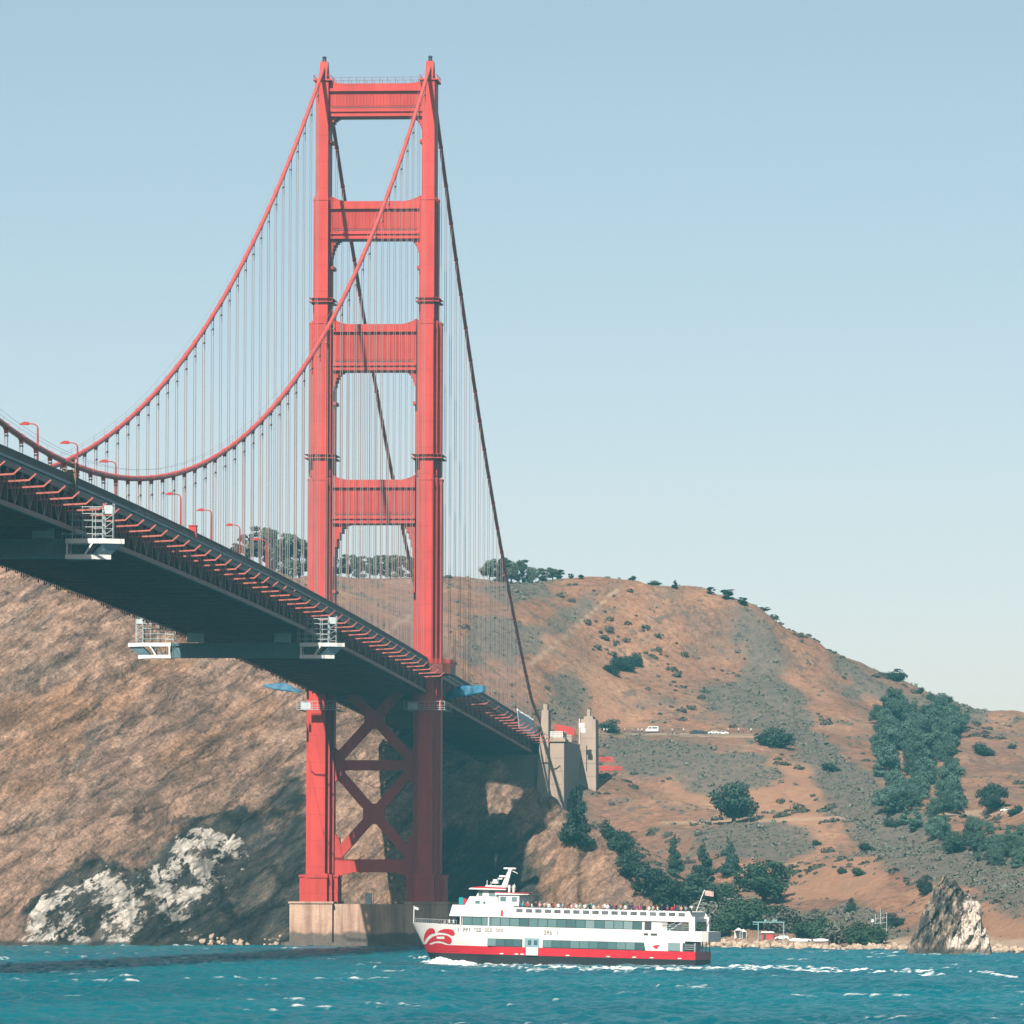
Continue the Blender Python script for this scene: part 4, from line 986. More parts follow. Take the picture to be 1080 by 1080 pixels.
    emb([[(210,360),(215,310),(235,260),(265,215),(300,190),(340,190),(362,205),(370,230),(365,250),(330,255),(290,275),(250,310)],
         [(395,240),(430,215),(480,200),(540,198),(580,212),(600,240),(600,265),(585,282),(560,280),(530,262),(480,246),(430,240)],
         [(222,415),(250,370),(290,325),(340,292),(400,275),(460,272),(510,280),(545,300),(562,330),(560,360),(540,382),(510,380),(470,358),(420,345),(360,348),(300,368),(255,395)],
         [(225,472),(260,425),(310,390),(370,372),(430,374),(480,390),(530,406),(640,412),(640,440),(640,472)]], 'bow_emblem', M_HR, .045)
    emb([[(385,292),(475,292),(480,305),(478,322),(388,322),(382,308)]], 'emblem_plate', M_WHITE, .075)
    emb([[(205,705+0),(240,690+30),(245,745),(225,748)]], 'emblem_plate', M_WHITE, .02) if False else None
    # small red mark aft
    sm = MB(); sm.prism([(43.4, 3.3), (44.0, 3.5), (44.8, 3.55), (44.3, 3.15), (44.4, 2.85), (43.9, 2.95)], -5.36, -5.33, 'y'); sm.build('hull_mark', M_HR, root)
    rl = MB(); prev = None
    for i in range(22):
        u = .4+i*.42; q = (u, -half(u, 6.1)+.1, sheer(u)); rl.tube([q, (q[0], q[1], q[2]+.75)], .025, 4)
        if prev: rl.beam((prev[0], prev[1], prev[2]+.75), (q[0], q[1], q[2]+.75), .04)
        prev = q
    rl.build('bow_rail', M_SCAF, root)
    def flag(u, z0, z1, lean, cols, name, k_=1.0):
        s_ = MB(); s_.tube([(u, 0, z0), (u+lean, 0, z1)], .08, 6); o = s_.build(name, M_WHITE, root)
        c = MB(); 
        for i in range(6):
            x0 = u+lean+.05+i*.25*k_; x1 = x0+.25*k_; w0, w1 = .15*math.sin(i*1.1), .15*math.sin((i+1)*1.1); zz0 = z1-.1-.03*i; zz1 = zz0-.03
            c.add([(x0, w0, zz0), (x1, w1, zz1), (x1, w1, zz1-.85*k_), (x0, w0, zz0-.85*k_), (x0, w0+.03, zz0), (x1, w1+.03, zz1), (x1, w1+.03, zz1-.85*k_), (x0, w0+.03, zz0-.85*k_)], [(0,1,2,3),(7,6,5,4),(0,4,5,1),(2,6,7,3)])
        c.build('flag', cols, o)
    flag(.25, 6.1, 9.0, 0.0, M_WHITE, 'bow_staff', .5); flag(49.4, 9.2, 13.0, 1.4, simple('faded_flag', (.75, .40, .36), .8, .4, 1.2), 'stern_staff')
    return root
FER = ferry()
bpy.context.view_layer.update()
fm = FER.matrix_world.copy()
# ------------------------------------------------------------------ people
def person_mesh():
    me = bpy.data.meshes.new('person'); bm = bmesh.new()
    J = dict(p=(0,0,.93), c=(0,.02,1.25), n=(0,.02,1.47), h=(0,-.01,1.60), t=(0,0,1.70), ls=(.19,.02,1.40), le=(.25,.03,1.14), lh=(.22,-.12,.93), rs=(-.19,.02,1.40), re=(-.25,.03,1.14), rh=(-.22,-.12,.93),
             lk=(.11,-.01,.50), lf=(.12,.02,.07), lt=(.12,-.13,.04), rk=(-.11,-.01,.50), rf=(-.12,.02,.07), rt=(-.12,-.13,.04))
    R = dict(p=.15, c=.155, n=.07, h=.10, t=.08, ls=.075, le=.05, lh=.04, rs=.075, re=.05, rh=.04, lk=.075, lf=.05, lt=.04, rk=.075, rf=.05, rt=.04)
    V = {k: bm.verts.new(v) for k, v in J.items()}
    for a in 'pc cn nh ht'.split(): bm.edges.new((V[a[0]], V[a[1]]))
    for s in 'lr':
        for a, b in (('c', s+'s'), (s+'s', s+'e'), (s+'e', s+'h'), ('p', s+'k'), (s+'k', s+'f'), (s+'f', s+'t')): bm.edges.new((V[a], V[b]))
    bm.verts.index_update(); names = list(J); bm.to_mesh(me); bm.free()
    o = bpy.data.objects.new('person', me); COL.objects.link(o)
    md = o.modifiers.new('skin', 'SKIN'); ss = o.modifiers.new('sub', 'SUBSURF'); ss.levels = ss.render_levels = 1
    for i, k in enumerate(names): me.skin_vertices[0].data[i].radius = (R[k], R[k]*.85); me.skin_vertices[0].data[i].use_root = k == 'p'
    dg = bpy.context.evaluated_depsgraph_get(); m2 = bpy.data.meshes.new_from_object(o.evaluated_get(dg)); bpy.data.objects.remove(o)
    m2.name = 'person'; m2.materials.clear()
    for i in range(4): m2.materials.append(None)
    for p in m2.polygons:
        z = p.center.z; p.use_smooth = True
        p.material_index = 0 if z < .92 else (1 if z < 1.47 else (3 if z > 1.66 or (z > 1.56 and p.center.y > .03) else 2))
        if z < 1.0 and abs(p.center.x) > .18: p.material_index = 2
    return m2
PM = person_mesh()
TOP = {n: simple(n.replace(' ', '_')+'_cloth', c, .9) for n, c in {'red': (.55,.03,.05), 'white': (.78,.76,.73), 'black': (.025,.025,.03), 'navy blue': (.03,.05,.14), 'magenta': (.5,.04,.2), 'tan': (.5,.36,.22), 'grey': (.3,.3,.31), 'teal': (.03,.3,.32), 'pink': (.7,.35,.36), 'brown': (.2,.09,.06)}.items()}
TR = [simple('denim', (.06, .09, .16), .9), simple('dark_trousers', (.03, .03, .035), .9)]
SK = [simple('skin_light', (.58, .36, .26), .6), simple('skin_dark', (.22, .12, .08), .6)]; HR = [simple('hair_dark', (.03, .02, .015), .8), simple('hair_fair', (.35, .22, .1), .8)]
def person(loc, rz, top, lab, grp, sc=1.0):
    o = bpy.data.objects.new('person', PM); COL.objects.link(o); o.location = loc; o.rotation_euler = (0, 0, rz); o.scale = (sc,)*3
    for i, mm in enumerate((rnd.choice(TR), TOP[top], rnd.choice(SK), rnd.choice(HR))): o.material_slots[i].link = 'OBJECT'; o.material_slots[i].material = mm
    tag(o, lab, 'person', grp); return o
crowd = 'teal red white black pink tan white red white grey brown pink white tan white black white tan pink white navy,blue black grey white black magenta magenta black white tan white black brown red navy,blue tan grey black'.split()
u = 20.6
for i, c in enumerate(crowd):
    q = fm @ Vector((u, -4.75+rnd.random()*.6, 8.5)); person(q, rnd.choice((-.2, .3, 2.8, 1.2)), c.replace(',', ' '), 'passenger in a %s top, %s from the pilot house on the ferry top deck' % (c.replace(',', ' '), ordinal(i+1)), 'passengers on the top deck of the ferry', .93+.14*rnd.random())
    u += .72+.14*rnd.random()
u = 20.2
for i in range(30):
    c = rnd.choice(('black', 'navy blue', 'red', 'grey', 'white', 'brown', 'black', 'teal')); q = fm @ Vector((u, -3.4+rnd.random()*1.2, 8.62)); u += .95+.12*rnd.random()
    person(q, rnd.random()*6, c, 'second row ferry passenger in a %s top, %s from the pilot house' % (c, ordinal(i+1)), 'passengers on the top deck of the ferry', .96+.1*rnd.random())
for i, (pu, c, y) in enumerate(((5.0, 'black', -.6), (5.9, 'grey', -.4), (7.1, 'white', -1.8), (8.0, 'white', -2.2))):
    person(fm @ Vector((pu, y, 5.35 if i > 1 else 5.0)), 2.2, c, 'passenger in a %s top on the ferry bow, %s from the bow flag' % (c, ordinal(i+1)), 'passengers on the bow of the ferry')
# bow wave
def bow_wave():
    v = []; f = []; n = 46
    for i in range(n+1):
        u = 3.0+i*.36; t = i/n; hgt = (.75*math.exp(-((t-.20)/.12)**2)+.5*math.exp(-((t-.45)/.12)**2)+.5*(1-t))*(.75+.5*vnoise(np.array(u*1.3), np.array(2.5)))*min(1, i/4)*min(1, (n-i)/8)
        yb = -1.0-4.15*min(1, (max(0, u-3.3)/15))**.62-.15
        for k, (dy, fz) in enumerate(((.5, .9), (-.1, 1.0), (-.55, .85), (-1.1, .4), (-1.9, .0))):
            jx = rnd.uniform(-.12, .12); v.append((u+jx, yb+dy+rnd.uniform(-.12, .12), -.85+1.1*max(.1, hgt*fz+rnd.uniform(-.14, .14)*hgt)))
    for i in range(n):
        for k in range(4): a = i*5+k; f.append((a, a+1, a+6, a+5))
    mt, nn, b = newmat('sea_foam'); cc = ramp(nn, noise(nn, 2.2, 5, .7), [(.3, (.50,.62,.62)), (.5, (.85,.86,.85))]); nn.links.new(cc, b.inputs['Base Color']); b.inputs['Roughness'].default_value = .9
    m_ = MB(); m_.add([fm @ Vector(q) for q in v], f); o = m_.build('bow_wave', mt, None, True); o['kind'] = 'stuff'
    tag(o, 'white foaming bow wave along the port bow of the ferry', 'bow wave')
bow_wave()

# ------------------------------------------------------------------ trees
def leafmat(name, c, var=.35):
    mt, n, b = newmat(name)
    oi = n.nodes.new('ShaderNodeObjectInfo')
    k = ramp(n, noise(n, .45, 4, .6), [(.3, tuple(x*(1-var) for x in c)), (.7, tuple(x*(1+var) for x in c))])
    hs = n.nodes.new('ShaderNodeHueSaturation'); n.links.new(k, hs.inputs['Color'])
    n.links.new(math_(n, 'ADD', .62, math_(n, 'MULTIPLY', oi.outputs['Random'], .8)), hs.inputs['Value'])
    n.links.new(math_(n, 'ADD', .485, math_(n, 'MULTIPLY', oi.outputs['Random'], .03)), hs.inputs['Hue'])
    n.links.new(hs.outputs['Color'], b.inputs['Base Color']); b.inputs['Roughness'].default_value = .8; b.inputs['Specular IOR Level'].default_value = .15
    return mt
L_DARK = leafmat('dark_foliage', (.030, .052, .038)); L_MID = leafmat('green_foliage', (.042, .078, .045)); L_GUM = leafmat('gum_foliage', (.075, .095, .068))
L_SCR = leafmat('scrub_foliage', (.14, .14, .112)); L_GRV = leafmat('grove_foliage', (.058, .098, .072)); M_BARK = simple('bark', (.12, .085, .06), .9, .3, .8)
def leaves(lobes, n, size, rng, squash=1.0):
    v = []; f = []; wts = [l[3]*l[4]*l[5] for l in lobes]
    for _ in range(n):
        cx, cy, cz, rx, ry, rz = rng.choices(lobes, wts)[0]
        d = Vector((rng.gauss(0, 1), rng.gauss(0, 1), rng.gauss(0, 1))).normalized(); r = (rng.random()**.33)*(1+.12*rng.gauss(0, 1))
        c = Vector((cx+d.x*rx*r, cy+d.y*ry*r, cz+d.z*rz*r)); nrm = (d+Vector((rng.gauss(0, .5), rng.gauss(0, .5), rng.gauss(.35, .5)))).normalized()
        a = nrm.orthogonal().normalized(); b = nrm.cross(a); t = rng.random()*6.28; a, b = a*math.cos(t)+b*math.sin(t), b*math.cos(t)-a*math.sin(t)
        s = size*(.6+.8*rng.random()); k = len(v)
        v += [tuple(c-a*s), tuple(c-b*s*.55+a*s*.1), tuple(c+a*s), tuple(c+b*s*.6)]; f.append((k, k+1, k+2, k+3))
    m_ = MB(); m_.v = v; m_.f = f; return m_
def tree_proto(kind, seed):
    rng = random.Random(seed); root = empty(kind); H_ = 10.0; tk = MB()
    if kind == 'conifer_tree':
        lob = []; tk.tube([(0, 0, -1), (.1, 0, 4), (0, .1, 9.2)], [.34, .24, .06], 7)
        for i in range(22):
            t = i/21; z = 1.2+8.2*t; r = 3.0*(1-t)**.8*(.75+.5*rng.random())+.25; a = rng.random()*6.28
            lob.append((r*.55*math.cos(a), r*.55*math.sin(a), z, r*.75, r*.75, .55+.35*rng.random())); tk.tube([(0, 0, z-.3), (r*math.cos(a)*.8, r*math.sin(a)*.8, z)], [.09, .03], 4)
        cr = leaves(lob, 2600, .34, rng); mat = L_DARK
    elif kind == 'gum_tree':
        lob = []; tk.tube([(0, 0, -1), (.25, 0, 3), (-.1, .2, 7.5)], [.3, .2, .07], 7)
        for i in range(24):
            a = rng.random()*6.28; r = 2.3*rng.random()**.6; z = 1.0+8.2*rng.random()**.8; r *= 1.15-.09*abs(z-5.5)
            lob.append((r*math.cos(a), r*math.sin(a), z, .75+.55*rng.random(), .75+.55*rng.random(), .6+.4*rng.random())); tk.tube([(0, 0, z*.55), (r*math.cos(a)*.6, r*math.sin(a)*.6, z*.85), (r*math.cos(a), r*math.sin(a), z)], [.1, .06, .03], 4)
        cr = leaves(lob, 3600, .30, rng); mat = L_GUM
    elif kind == 'broad_tree':
        lob = []; tk.tube([(0, 0, -1), (.2, .1, 2.2), (0, 0, 5)], [.5, .34, .2], 7)
        for i in range(24):
            a = rng.random()*6.28; r = 4.0*rng.random()**.5; z = 2.2+6.2*rng.random()*(1-(r/5.4)**2)
            q = .9+.9*rng.random(); lob.append((r*math.cos(a), r*math.sin(a), z, q*1.25, q*1.25, q*.8)); tk.tube([(0, 0, 2+z*.2), (r*math.cos(a), r*math.sin(a), z)], [.16, .04], 4)
        lob.append((0, 0, 4, 2.6, 2.6, 2.4)); cr = leaves(lob, 3600, .33, rng); mat = L_MID
    else:
        lob = []; tk.tube([(0, 0, -1), (.1, .1, 2), (.2, 0, 5)], [.5, .3, .15], 6)
        for i in range(13):
            a = rng.random()*6.28; r = 3.4*rng.random()**.5; z = 1.0+6.4*rng.random()*(1-(r/4.4)**2); q = 1.1+1.2*rng.random()
            lob.append((r*math.cos(a), r*math.sin(a), z, q*1.2, q*1.2, q)); tk.tube([(0, 0, 1), (r*math.cos(a), r*math.sin(a), z)], [.16, .05], 4)
        lob.append((0, 0, 2.6, 3.2, 3.2, 2.8)); cr = leaves(lob, 2200, .42, rng); mat = L_DARK
    tk.build('trunk', M_BARK, root); cr.build('crown', mat, root)
    xs = [abs(q[0]) for q in cr.v]; xs.sort(); zs = sorted(q[2] for q in cr.v)
    root['w_'] = 2*xs[int(len(xs)*.985)]; root['h_'] = zs[int(len(zs)*.993)]
    return root
PROTO = {k: [tree_proto(k, 10*i+j) for j in range(3)] for i, k in enumerate(('conifer_tree', 'gum_tree', 'broad_tree', 'shrub'))}
DIMS = {k: [(p['w_'], p['h_']) for p in v] for k, v in PROTO.items()}
used = set()
for v in PROTO.values():
    for p in v: del p['w_']; del p['h_']
def plant(kind, px, py, hpx, wpx, lab, cat=None, grp=None, j=None, mat=None):
    j = rnd.randrange(3) if j is None else j
    p = PROTO[kind][j]
    if (kind, j) in used: o = dup(p)
    else: o = p; used.add((kind, j))
    g = hit(px, py); sc = F/((g-CP)@FW); dw, dh = DIMS[kind][j]
    sx = wpx/sc/dw; o.location = (g[0], g[1], Hat(g[0], g[1])-.15); o.scale = (sx, sx, hpx/sc/dh); o.rotation_euler = (0, 0, rnd.random()*6.28)
    for k in ('label', 'category', 'group'):
        if k in o.keys(): del o[k]
    if mat is not None:
        for ch in o.children:
            if ch.name.startswith('crown'): ch.material_slots[0].link = 'OBJECT'; ch.material_slots[0].material = mat
    elif kind:
        for ch in o.children:
            if ch.name.startswith('crown') and ch.material_slots[0].link == 'OBJECT': ch.material_slots[0].link = 'DATA'
    tag(o, lab, cat or ('shrub' if kind == 'shrub' else 'tree'), grp); return o
G = plant
for i, (x, y, h_, w_) in enumerate(((250,590,17,14),(262,593,30,22),(275,595,40,26),(289,597,43,28),(303,601,44,26),(316,604,40,24),(330,604,34,24))):
    G('gum_tree', x, y, h_, w_, 'gum tree on the skyline left of the tower, %s from the left' % ordinal(i+1), grp='gum trees on the skyline left of the tower')
for i, (x, y, h_, w_) in enumerate(((358,606,20,18),(368,607,25,18),(379,607,23,18),(390,607,22,18),(401,607,25,18),(412,606,24,18),(423,606,23,18),(434,605,22,16))):
    G('gum_tree', x, y, h_, w_, 'gum tree on the skyline between the tower legs, %s from the left' % ordinal(i+1), grp='gum trees seen between the tower legs')
for i, (x, y, h_, w_) in enumerate(((516,605,22,18),(528,605,25,22),(539,607,22,20),(551,607,24,13),(561,608,17,16),(572,609,14,15),(583,609,13,14),(591,610,10,10))):
    G('gum_tree' if i % 2 else 'broad_tree', x, y, h_, w_, 'dark tree in the skyline clump behind the descending cable, %s from the left' % ordinal(i+1), grp='skyline trees right of the tower', mat=L_GUM)
SKY = [((602,611,6,6),'tiny lone tree on the skyline just right of the clump behind the cable'), ((613,611,5,6),'second tiny lone tree on the skyline right of the clump behind the cable'), ((667,612,5,8),'small round bush on the top of the skyline ridge'), ((690,616,5,15),'low wide bush on the skyline near the top of the ridge'),
       ((712,621,9,7),'small upright conifer standing alone on the skyline'), ((750,627,8,9),'small tree left of the loose pair on the skyline'), ((768,632,10,15),'loose open tree on the skyline where the ridge begins to drop'), ((783,638,8,11),'small tree right of the loose open tree on the skyline'), ((806,644,5,12),'flat topped little tree on the falling skyline'),
       ((946,718,12,22),'dense rounded bush standing out on the falling ridge'), ((970,732,7,10),'small round bush below the dense rounded bush on the ridge'), ((983,739,8,13),'round bush between two others at the foot of the skyline ridge'), ((997,742,11,17),'round bush at the right end of the ridge line above the grove')]
for (x, y, h_, w_), lab in SKY: G('conifer_tree' if x == 712 else ('shrub' if x in (667, 690, 946, 970, 983, 997) else 'gum_tree'), x, y, h_, w_, lab, mat=L_DARK)
ONE = [('shrub',645,711,13,18,'left part of the isolated dark green thicket in the middle of the grassy hill'),('shrub',657,708,15,24,'middle of the isolated dark green thicket on the grassy hill'),('shrub',669,702,13,20,'right part of the isolated dark green thicket on the grassy hill'),
 ('shrub',641,772,13,26,'round bush behind the roadside crowd next to the slim pylon'),('shrub',817,787,20,40,'big rounded dark bush at the right end of the roadside lay-by'),('broad_tree',774,868,42,48,'big dark round cypress standing alone on the tan slope'),
 ('shrub',876,814,9,20,'bush on the edge of the grey scrub gully'),('shrub',941,872,10,18,'bush below the grove on the grey spur'),('shrub',914,898,9,18,'dark bush on the tan slope under the grey spur'),('shrub',861,892,6,10,'small dark bush on the tan slope left of the grey spur'),('shrub',888,922,8,10,'small bush beside another in the middle of the tan slope'),('shrub',906,924,9,16,'wider bush right of the small one on the tan slope'),
 ('shrub',898,963,16,12,'upright bush low on the tan slope'),('shrub',976,943,20,16,'tall bush just left of the top of the sea stack'),('shrub',942,978,15,24,'dark bush low on the slope left of the sea stack'),
 ('broad_tree',1046,858,30,30,'broad dark tree above the service road at the right'),('shrub',1037,797,13,22,'shrub on the tan hill at the right edge, above the broad tree'),('shrub',1071,860,10,16,'shrub beside the service road at the right edge'),('shrub',1067,790,6,9,'tiny bush high on the tan hill at the right edge'),
 ('conifer_tree',607,898,66,36,'conifer growing in front of the slim concrete pylon'),('shrub',640,886,20,22,'dark bush right of the conifer under the pylons'),('broad_tree',655,906,30,26,'dark tree at the top of the rocky spur'),
 ('conifer_tree',712,925,42,20,'slender conifer standing above the cove'),('conifer_tree',742,934,42,28,'pale wider conifer in the middle of the cove trees'),('conifer_tree',769,924,36,22,'dark conifer right of the pale one above the cove'),('broad_tree',690,948,34,44,'dark round tree behind the end of the rocky spur'),('broad_tree',806,953,44,60,'large bright green round tree at the right of the cove'),
 ('broad_tree',735,958,36,44,'round tree between the conifers and the shore of the cove'),('broad_tree',708,972,42,44,'dark round tree low in the cove right behind the ferry'),('broad_tree',665,930,34,34,'dark tree tucked behind the rocky spur'),('broad_tree',765,962,30,40,'green tree left of the large bright round tree')]
for k, x, y, h_, w_, lab in ONE: G(k, x, y, h_, w_, lab, mat=(L_MID if 'bright' in lab else (L_DARK if k == 'broad_tree' else None)))
for i, (x, y, h_, w_) in enumerate(((748,978,26,44),(772,979,28,44),(798,980,26,44),(828,983,24,40),(850,990,18,34),(868,992,24,34),(888,995,24,36),(906,996,24,34),(922,996,22,28),(860,972,14,26),(757,988,20,28),(752,966,24,44),(770,972,26,46),(790,972,24,44),(812,976,22,44),(836,980,18,40),(738,990,24,34))):
    G('shrub', x, y, h_, w_, 'dense green shrub in the thicket along the shore of the cove', grp='thicket along the shore of the cove', mat=L_MID if i % 3 else L_SCR)
GROVE = [(912,792),(925,748),(958,733),(1000,738),(1016,765),(1003,800),(1018,842),(995,868),(962,880),(930,848),(950,812),(916,812)]
LOWER = [(985,876),(1030,868),(1085,876),(1090,918),(1050,906),(1010,896)]
for poly, n_t, hh, lab, grp in ((GROVE, 92, (17, 27), 'dark green tree in the grove filling the hollow on the right hand hill', 'trees of the grove on the right hand hill'), (LOWER, 36, (14, 24), 'green tree in the belt below the service road at the right edge', 'trees of the belt below the service road')):
    k = 0; got = []
    while k < n_t:
        x, y = rnd.uniform(905, 1095), rnd.uniform(735, 920)
        if not inpoly(np.array([x]), np.array([y]), poly)[0]: continue
        got.append((y, x)); k += 1
    for y, x in sorted(got):
        kind = 'conifer_tree' if (y > 800 and rnd.random() < .25) else 'broad_tree'; h_ = rnd.uniform(*hh)
        G(kind, x, y+10, h_, h_*rnd.uniform(.75, 1.05) if kind != 'conifer_tree' else h_*.6, lab, grp=grp, mat=L_GRV)
# low grey green scrub: thousands of clumps, one mass
def scrub_mass():
    r = np.random.RandomState(11); ok = (scrub > .25)*(H > 2.5)*(PX > -30)*(PX < 1110)*(Y < 720)*(Y > -300)
    wts = (scrub*ok).ravel(); wts = wts*np.repeat(np.gradient(gy)[:, None], len(gx), 1).ravel(); idx = r.choice(wts.size, 9000, p=wts/wts.sum())
    # bare bushes on the cliff shoulders as well
    rng = random.Random(4); v = []; f = []
    for q in idx:
        j, i = divmod(q, len(gx)); x = gx[i]+rng.uniform(-.7, .7); y = gy[j]+rng.uniform(-.8, .8); z = Hat(x, y); s0 = rng.uniform(.3, .9)*(1.7 if rng.random() < .08 else 1)
        for _ in range(9):
            d = Vector((rng.gauss(0, 1), rng.gauss(0, 1), abs(rng.gauss(0, .8)))).normalized(); c = Vector((x, y, z))+d*s0*rng.random()**.4
            a = Vector((rng.gauss(0, 1), rng.gauss(0, 1), rng.gauss(0, 1))).normalized(); b = d.cross(a)
            if b.length < .1: continue
            b.normalize(); a = b.cross(d); s = s0*.36; k = len(v); v += [tuple(c-a*s), tuple(c-b*s), tuple(c+a*s), tuple(c+b*s)]; f.append((k, k+1, k+2, k+3))
    m_ = MB(); m_.v = v; m_.f = f; o = m_.build('coastal_scrub', L_SCR); tag(o, 'low grey green coastal scrub spread over the hillside', 'scrub', kind='stuff')
scrub_mass()
def bushes():
    r = np.random.RandomState(19); rng = random.Random(6); ok = (1-cliff)*(scrub < .3)*(H > 4)*(PX > 470)*(PX < 1100)*(Y < 700)*(Y > -280)*(path < .1)*(flat < .2)
    w_ = (ok*sstep(.42, .66, fbm(X/40, Y/55, 4, .55, False, 55))).ravel()*np.repeat(np.gradient(gy)[:, None], len(gx), 1).ravel(); idx = r.choice(w_.size, 700, p=w_/w_.sum()); v = []; f = []
    for q in idx:
        j, i = divmod(q, len(gx)); x = gx[i]+rng.uniform(-.6, .6); y = gy[j]+rng.uniform(-.6, .6); z = Hat(x, y); s0 = .5+1.5*rng.random()**2.2
        for _ in range(int(16+14*s0)):
            d = Vector((rng.gauss(0, 1), rng.gauss(0, 1), abs(rng.gauss(0, .7)))).normalized(); c = Vector((x, y, z))+Vector((d.x*1.25, d.y*1.25, d.z*.85))*s0*rng.random()**.35
            a = Vector((rng.gauss(0, 1), rng.gauss(0, 1), rng.gauss(0, 1))).normalized(); b = d.cross(a)
            if b.length < .1: continue
            b.normalize(); a = b.cross(d); s = .3+.12*s0; k = len(v); v += [tuple(c-a*s), tuple(c-b*s), tuple(c+a*s), tuple(c+b*s)]; f.append((k, k+1, k+2, k+3))
    m_ = MB(); m_.v = v; m_.f = f; tag(m_.build('hillside_bushes', leafmat('bush_foliage', (.085, .088, .066))), 'small dark bushes dotted over the dry grass of the hill', 'bushes', kind='stuff')
bushes()

# ------------------------------------------------------------------ rocks
def rock_mat():
    mt, n, b = newmat('sea_stack_rock')
    r = ramp(n, noise(n, .35, 8, .7, stretch=(1.8, 1, .55, 0, .45, 0)), [(.38, (.018,.022,.022)), (.47, (.07,.065,.058)), (.56, (.26,.19,.14)), (.68, (.52,.39,.29))])
    tc = n.nodes.new('ShaderNodeTexCoord'); sp = n.nodes.new('ShaderNodeSeparateXYZ'); n.links.new(tc.outputs['Object'], sp.inputs[0])
    k = math_(n, 'ADD', math_(n, 'MULTIPLY', sp.outputs['X'], .05), math_(n, 'MULTIPLY', sp.outputs['Z'], -.018)); k = math_(n, 'ADD', k, noise(n, .4, 7, .72, stretch=(1.4, 1, .8, 0, .45, 0)))
    r = mixrgb(n, ramp(n, k, [(.50, 0.0), (.56, 1.0)]), r, mixrgb(n, noise(n, 1.0, 5), (.50,.38,.30), (.82,.72,.63)))
    tide = ramp(n, math_(n, 'DIVIDE', sp.outputs['Z'], 4.0), [(.25, 1.0), (.45, 0.0)]); r = mixrgb(n, math_(n, 'MULTIPLY', tide, .8), r, (.05,.045,.04))
    n.links.new(r, b.inputs['Base Color']); b.inputs['Roughness'].default_value = .95; bump(n, b, noise(n, .9, 8, .7, stretch=(1.6, 1, .6, 0, .45, 0)), .8, .9); return mt
M_ROCK = rock_mat()
def stack(px0, px1, Yc, sil, depth, lab, name='sea_stack'):
    x0 = at(px0, 1000, Y=Yc)[0]; x1 = at(px1, 1000, Y=Yc)[0]; sc = F/((np.array([x0, Yc, 0])-CP)@FW); xc = (x0+x1)/2
    xs = np.arange(x0-1.5, x1+1.5, .22); ysl = np.arange(-depth, depth, .22); XX, YY = np.meshgrid(xs, ysl)
    pxs = [p for p, q in sil]; zs = [(1006.5-q)/sc for p, q in sil]
    top = np.interp(px0+(XX-x0)*(px1-px0)/(x1-x0)-YY*.0, pxs, zs, left=-3, right=-3)
    jag = (fbm((XX-top*.0)/1.6+YY*.1, YY/5, 4, .6, True, 81)-.5)*2.4
    prof = np.clip(1-(abs(YY)/depth)**2.2, 0, 1)**.8
    Z = (top+3)*prof-3+jag*np.clip(prof*1.6, 0, 1)*(top > 0)
    a_ = np.clip(Z/4, 0, 1); YY = YY-a_*(fbm((XX*.9-Z*.45)/1.9, (Z+XX*.45)/7, 5, .6, True, 85)-.5)*5.0; XX = XX+a_*(fbm(YY/2+Z/4, Z/1.8, 4, .6, True, 87)-.5)*1.0
    o = grid_mesh(name, XX-xc, YY, Z, M_ROCK, {}); o.location = (xc, Yc, 0); tag(o, lab, 'rock')
    o.data.polygons.foreach_set('use_smooth', np.zeros(len(o.data.polygons), bool)); return o
stack(953, 1047, -262, [(953,1010),(957,1000),(965,985),(972,965),(979,950),(986,935),(991,928),(997,926),(1001,930),(1006,930),(1010,938),(1016,944),(1020,942),(1024,948),(1028,951),(1032,952),(1034,962),(1034,975),(1038,982),(1042,988),(1044,998),(1047,1008)], 7.5, 'jagged dark sea stack with a white streaked face in the water')
def boulders():
    rng = random.Random(9); mb = MB(); base = bmesh.new(); bmesh.ops.create_icosphere(base, subdivisions=1, radius=1); bv = [v.co.copy() for v in base.verts]; bf = [[v.index for v in f.verts] for f in base.faces]; base.free()
    n = 0
    while n < 470:
        px = rng.uniform(690, 1085) if rng.random() < .93 else rng.uniform(215, 310); x = at(px, 1000, Y=-100 if px > 690 else 20)[0]; lo = [j for j in range(len(gy)-1) if H[j, int(np.clip((x-gx[0])/1.3, 0, len(gx)-1))] < .4]
        jj = max([j for j in lo if gy[j] < 120] or [0]); y = gy[jj]+rng.uniform(-1.5, 5); z = Hat(x, y)
        if z > 3 or z < -1.5: continue
        s = rng.uniform(.3, 1.1); q = Matrix.Rotation(rng.random()*6, 3, 'Z') @ Matrix.Rotation(rng.random()*6, 3, 'X')
        mb.add([tuple(Vector((x, y, max(z, 0)))+(q @ (v*(s*(.7+.6*rng.random())))*1.0)) for v in bv], bf); n += 1
    o = mb.build('shore_boulders', simple('boulder', (.40, .30, .22), .9, .45, .5)); tag(o, 'pale boulders and rubble along the waterline', 'boulders', kind='stuff')
boulders()

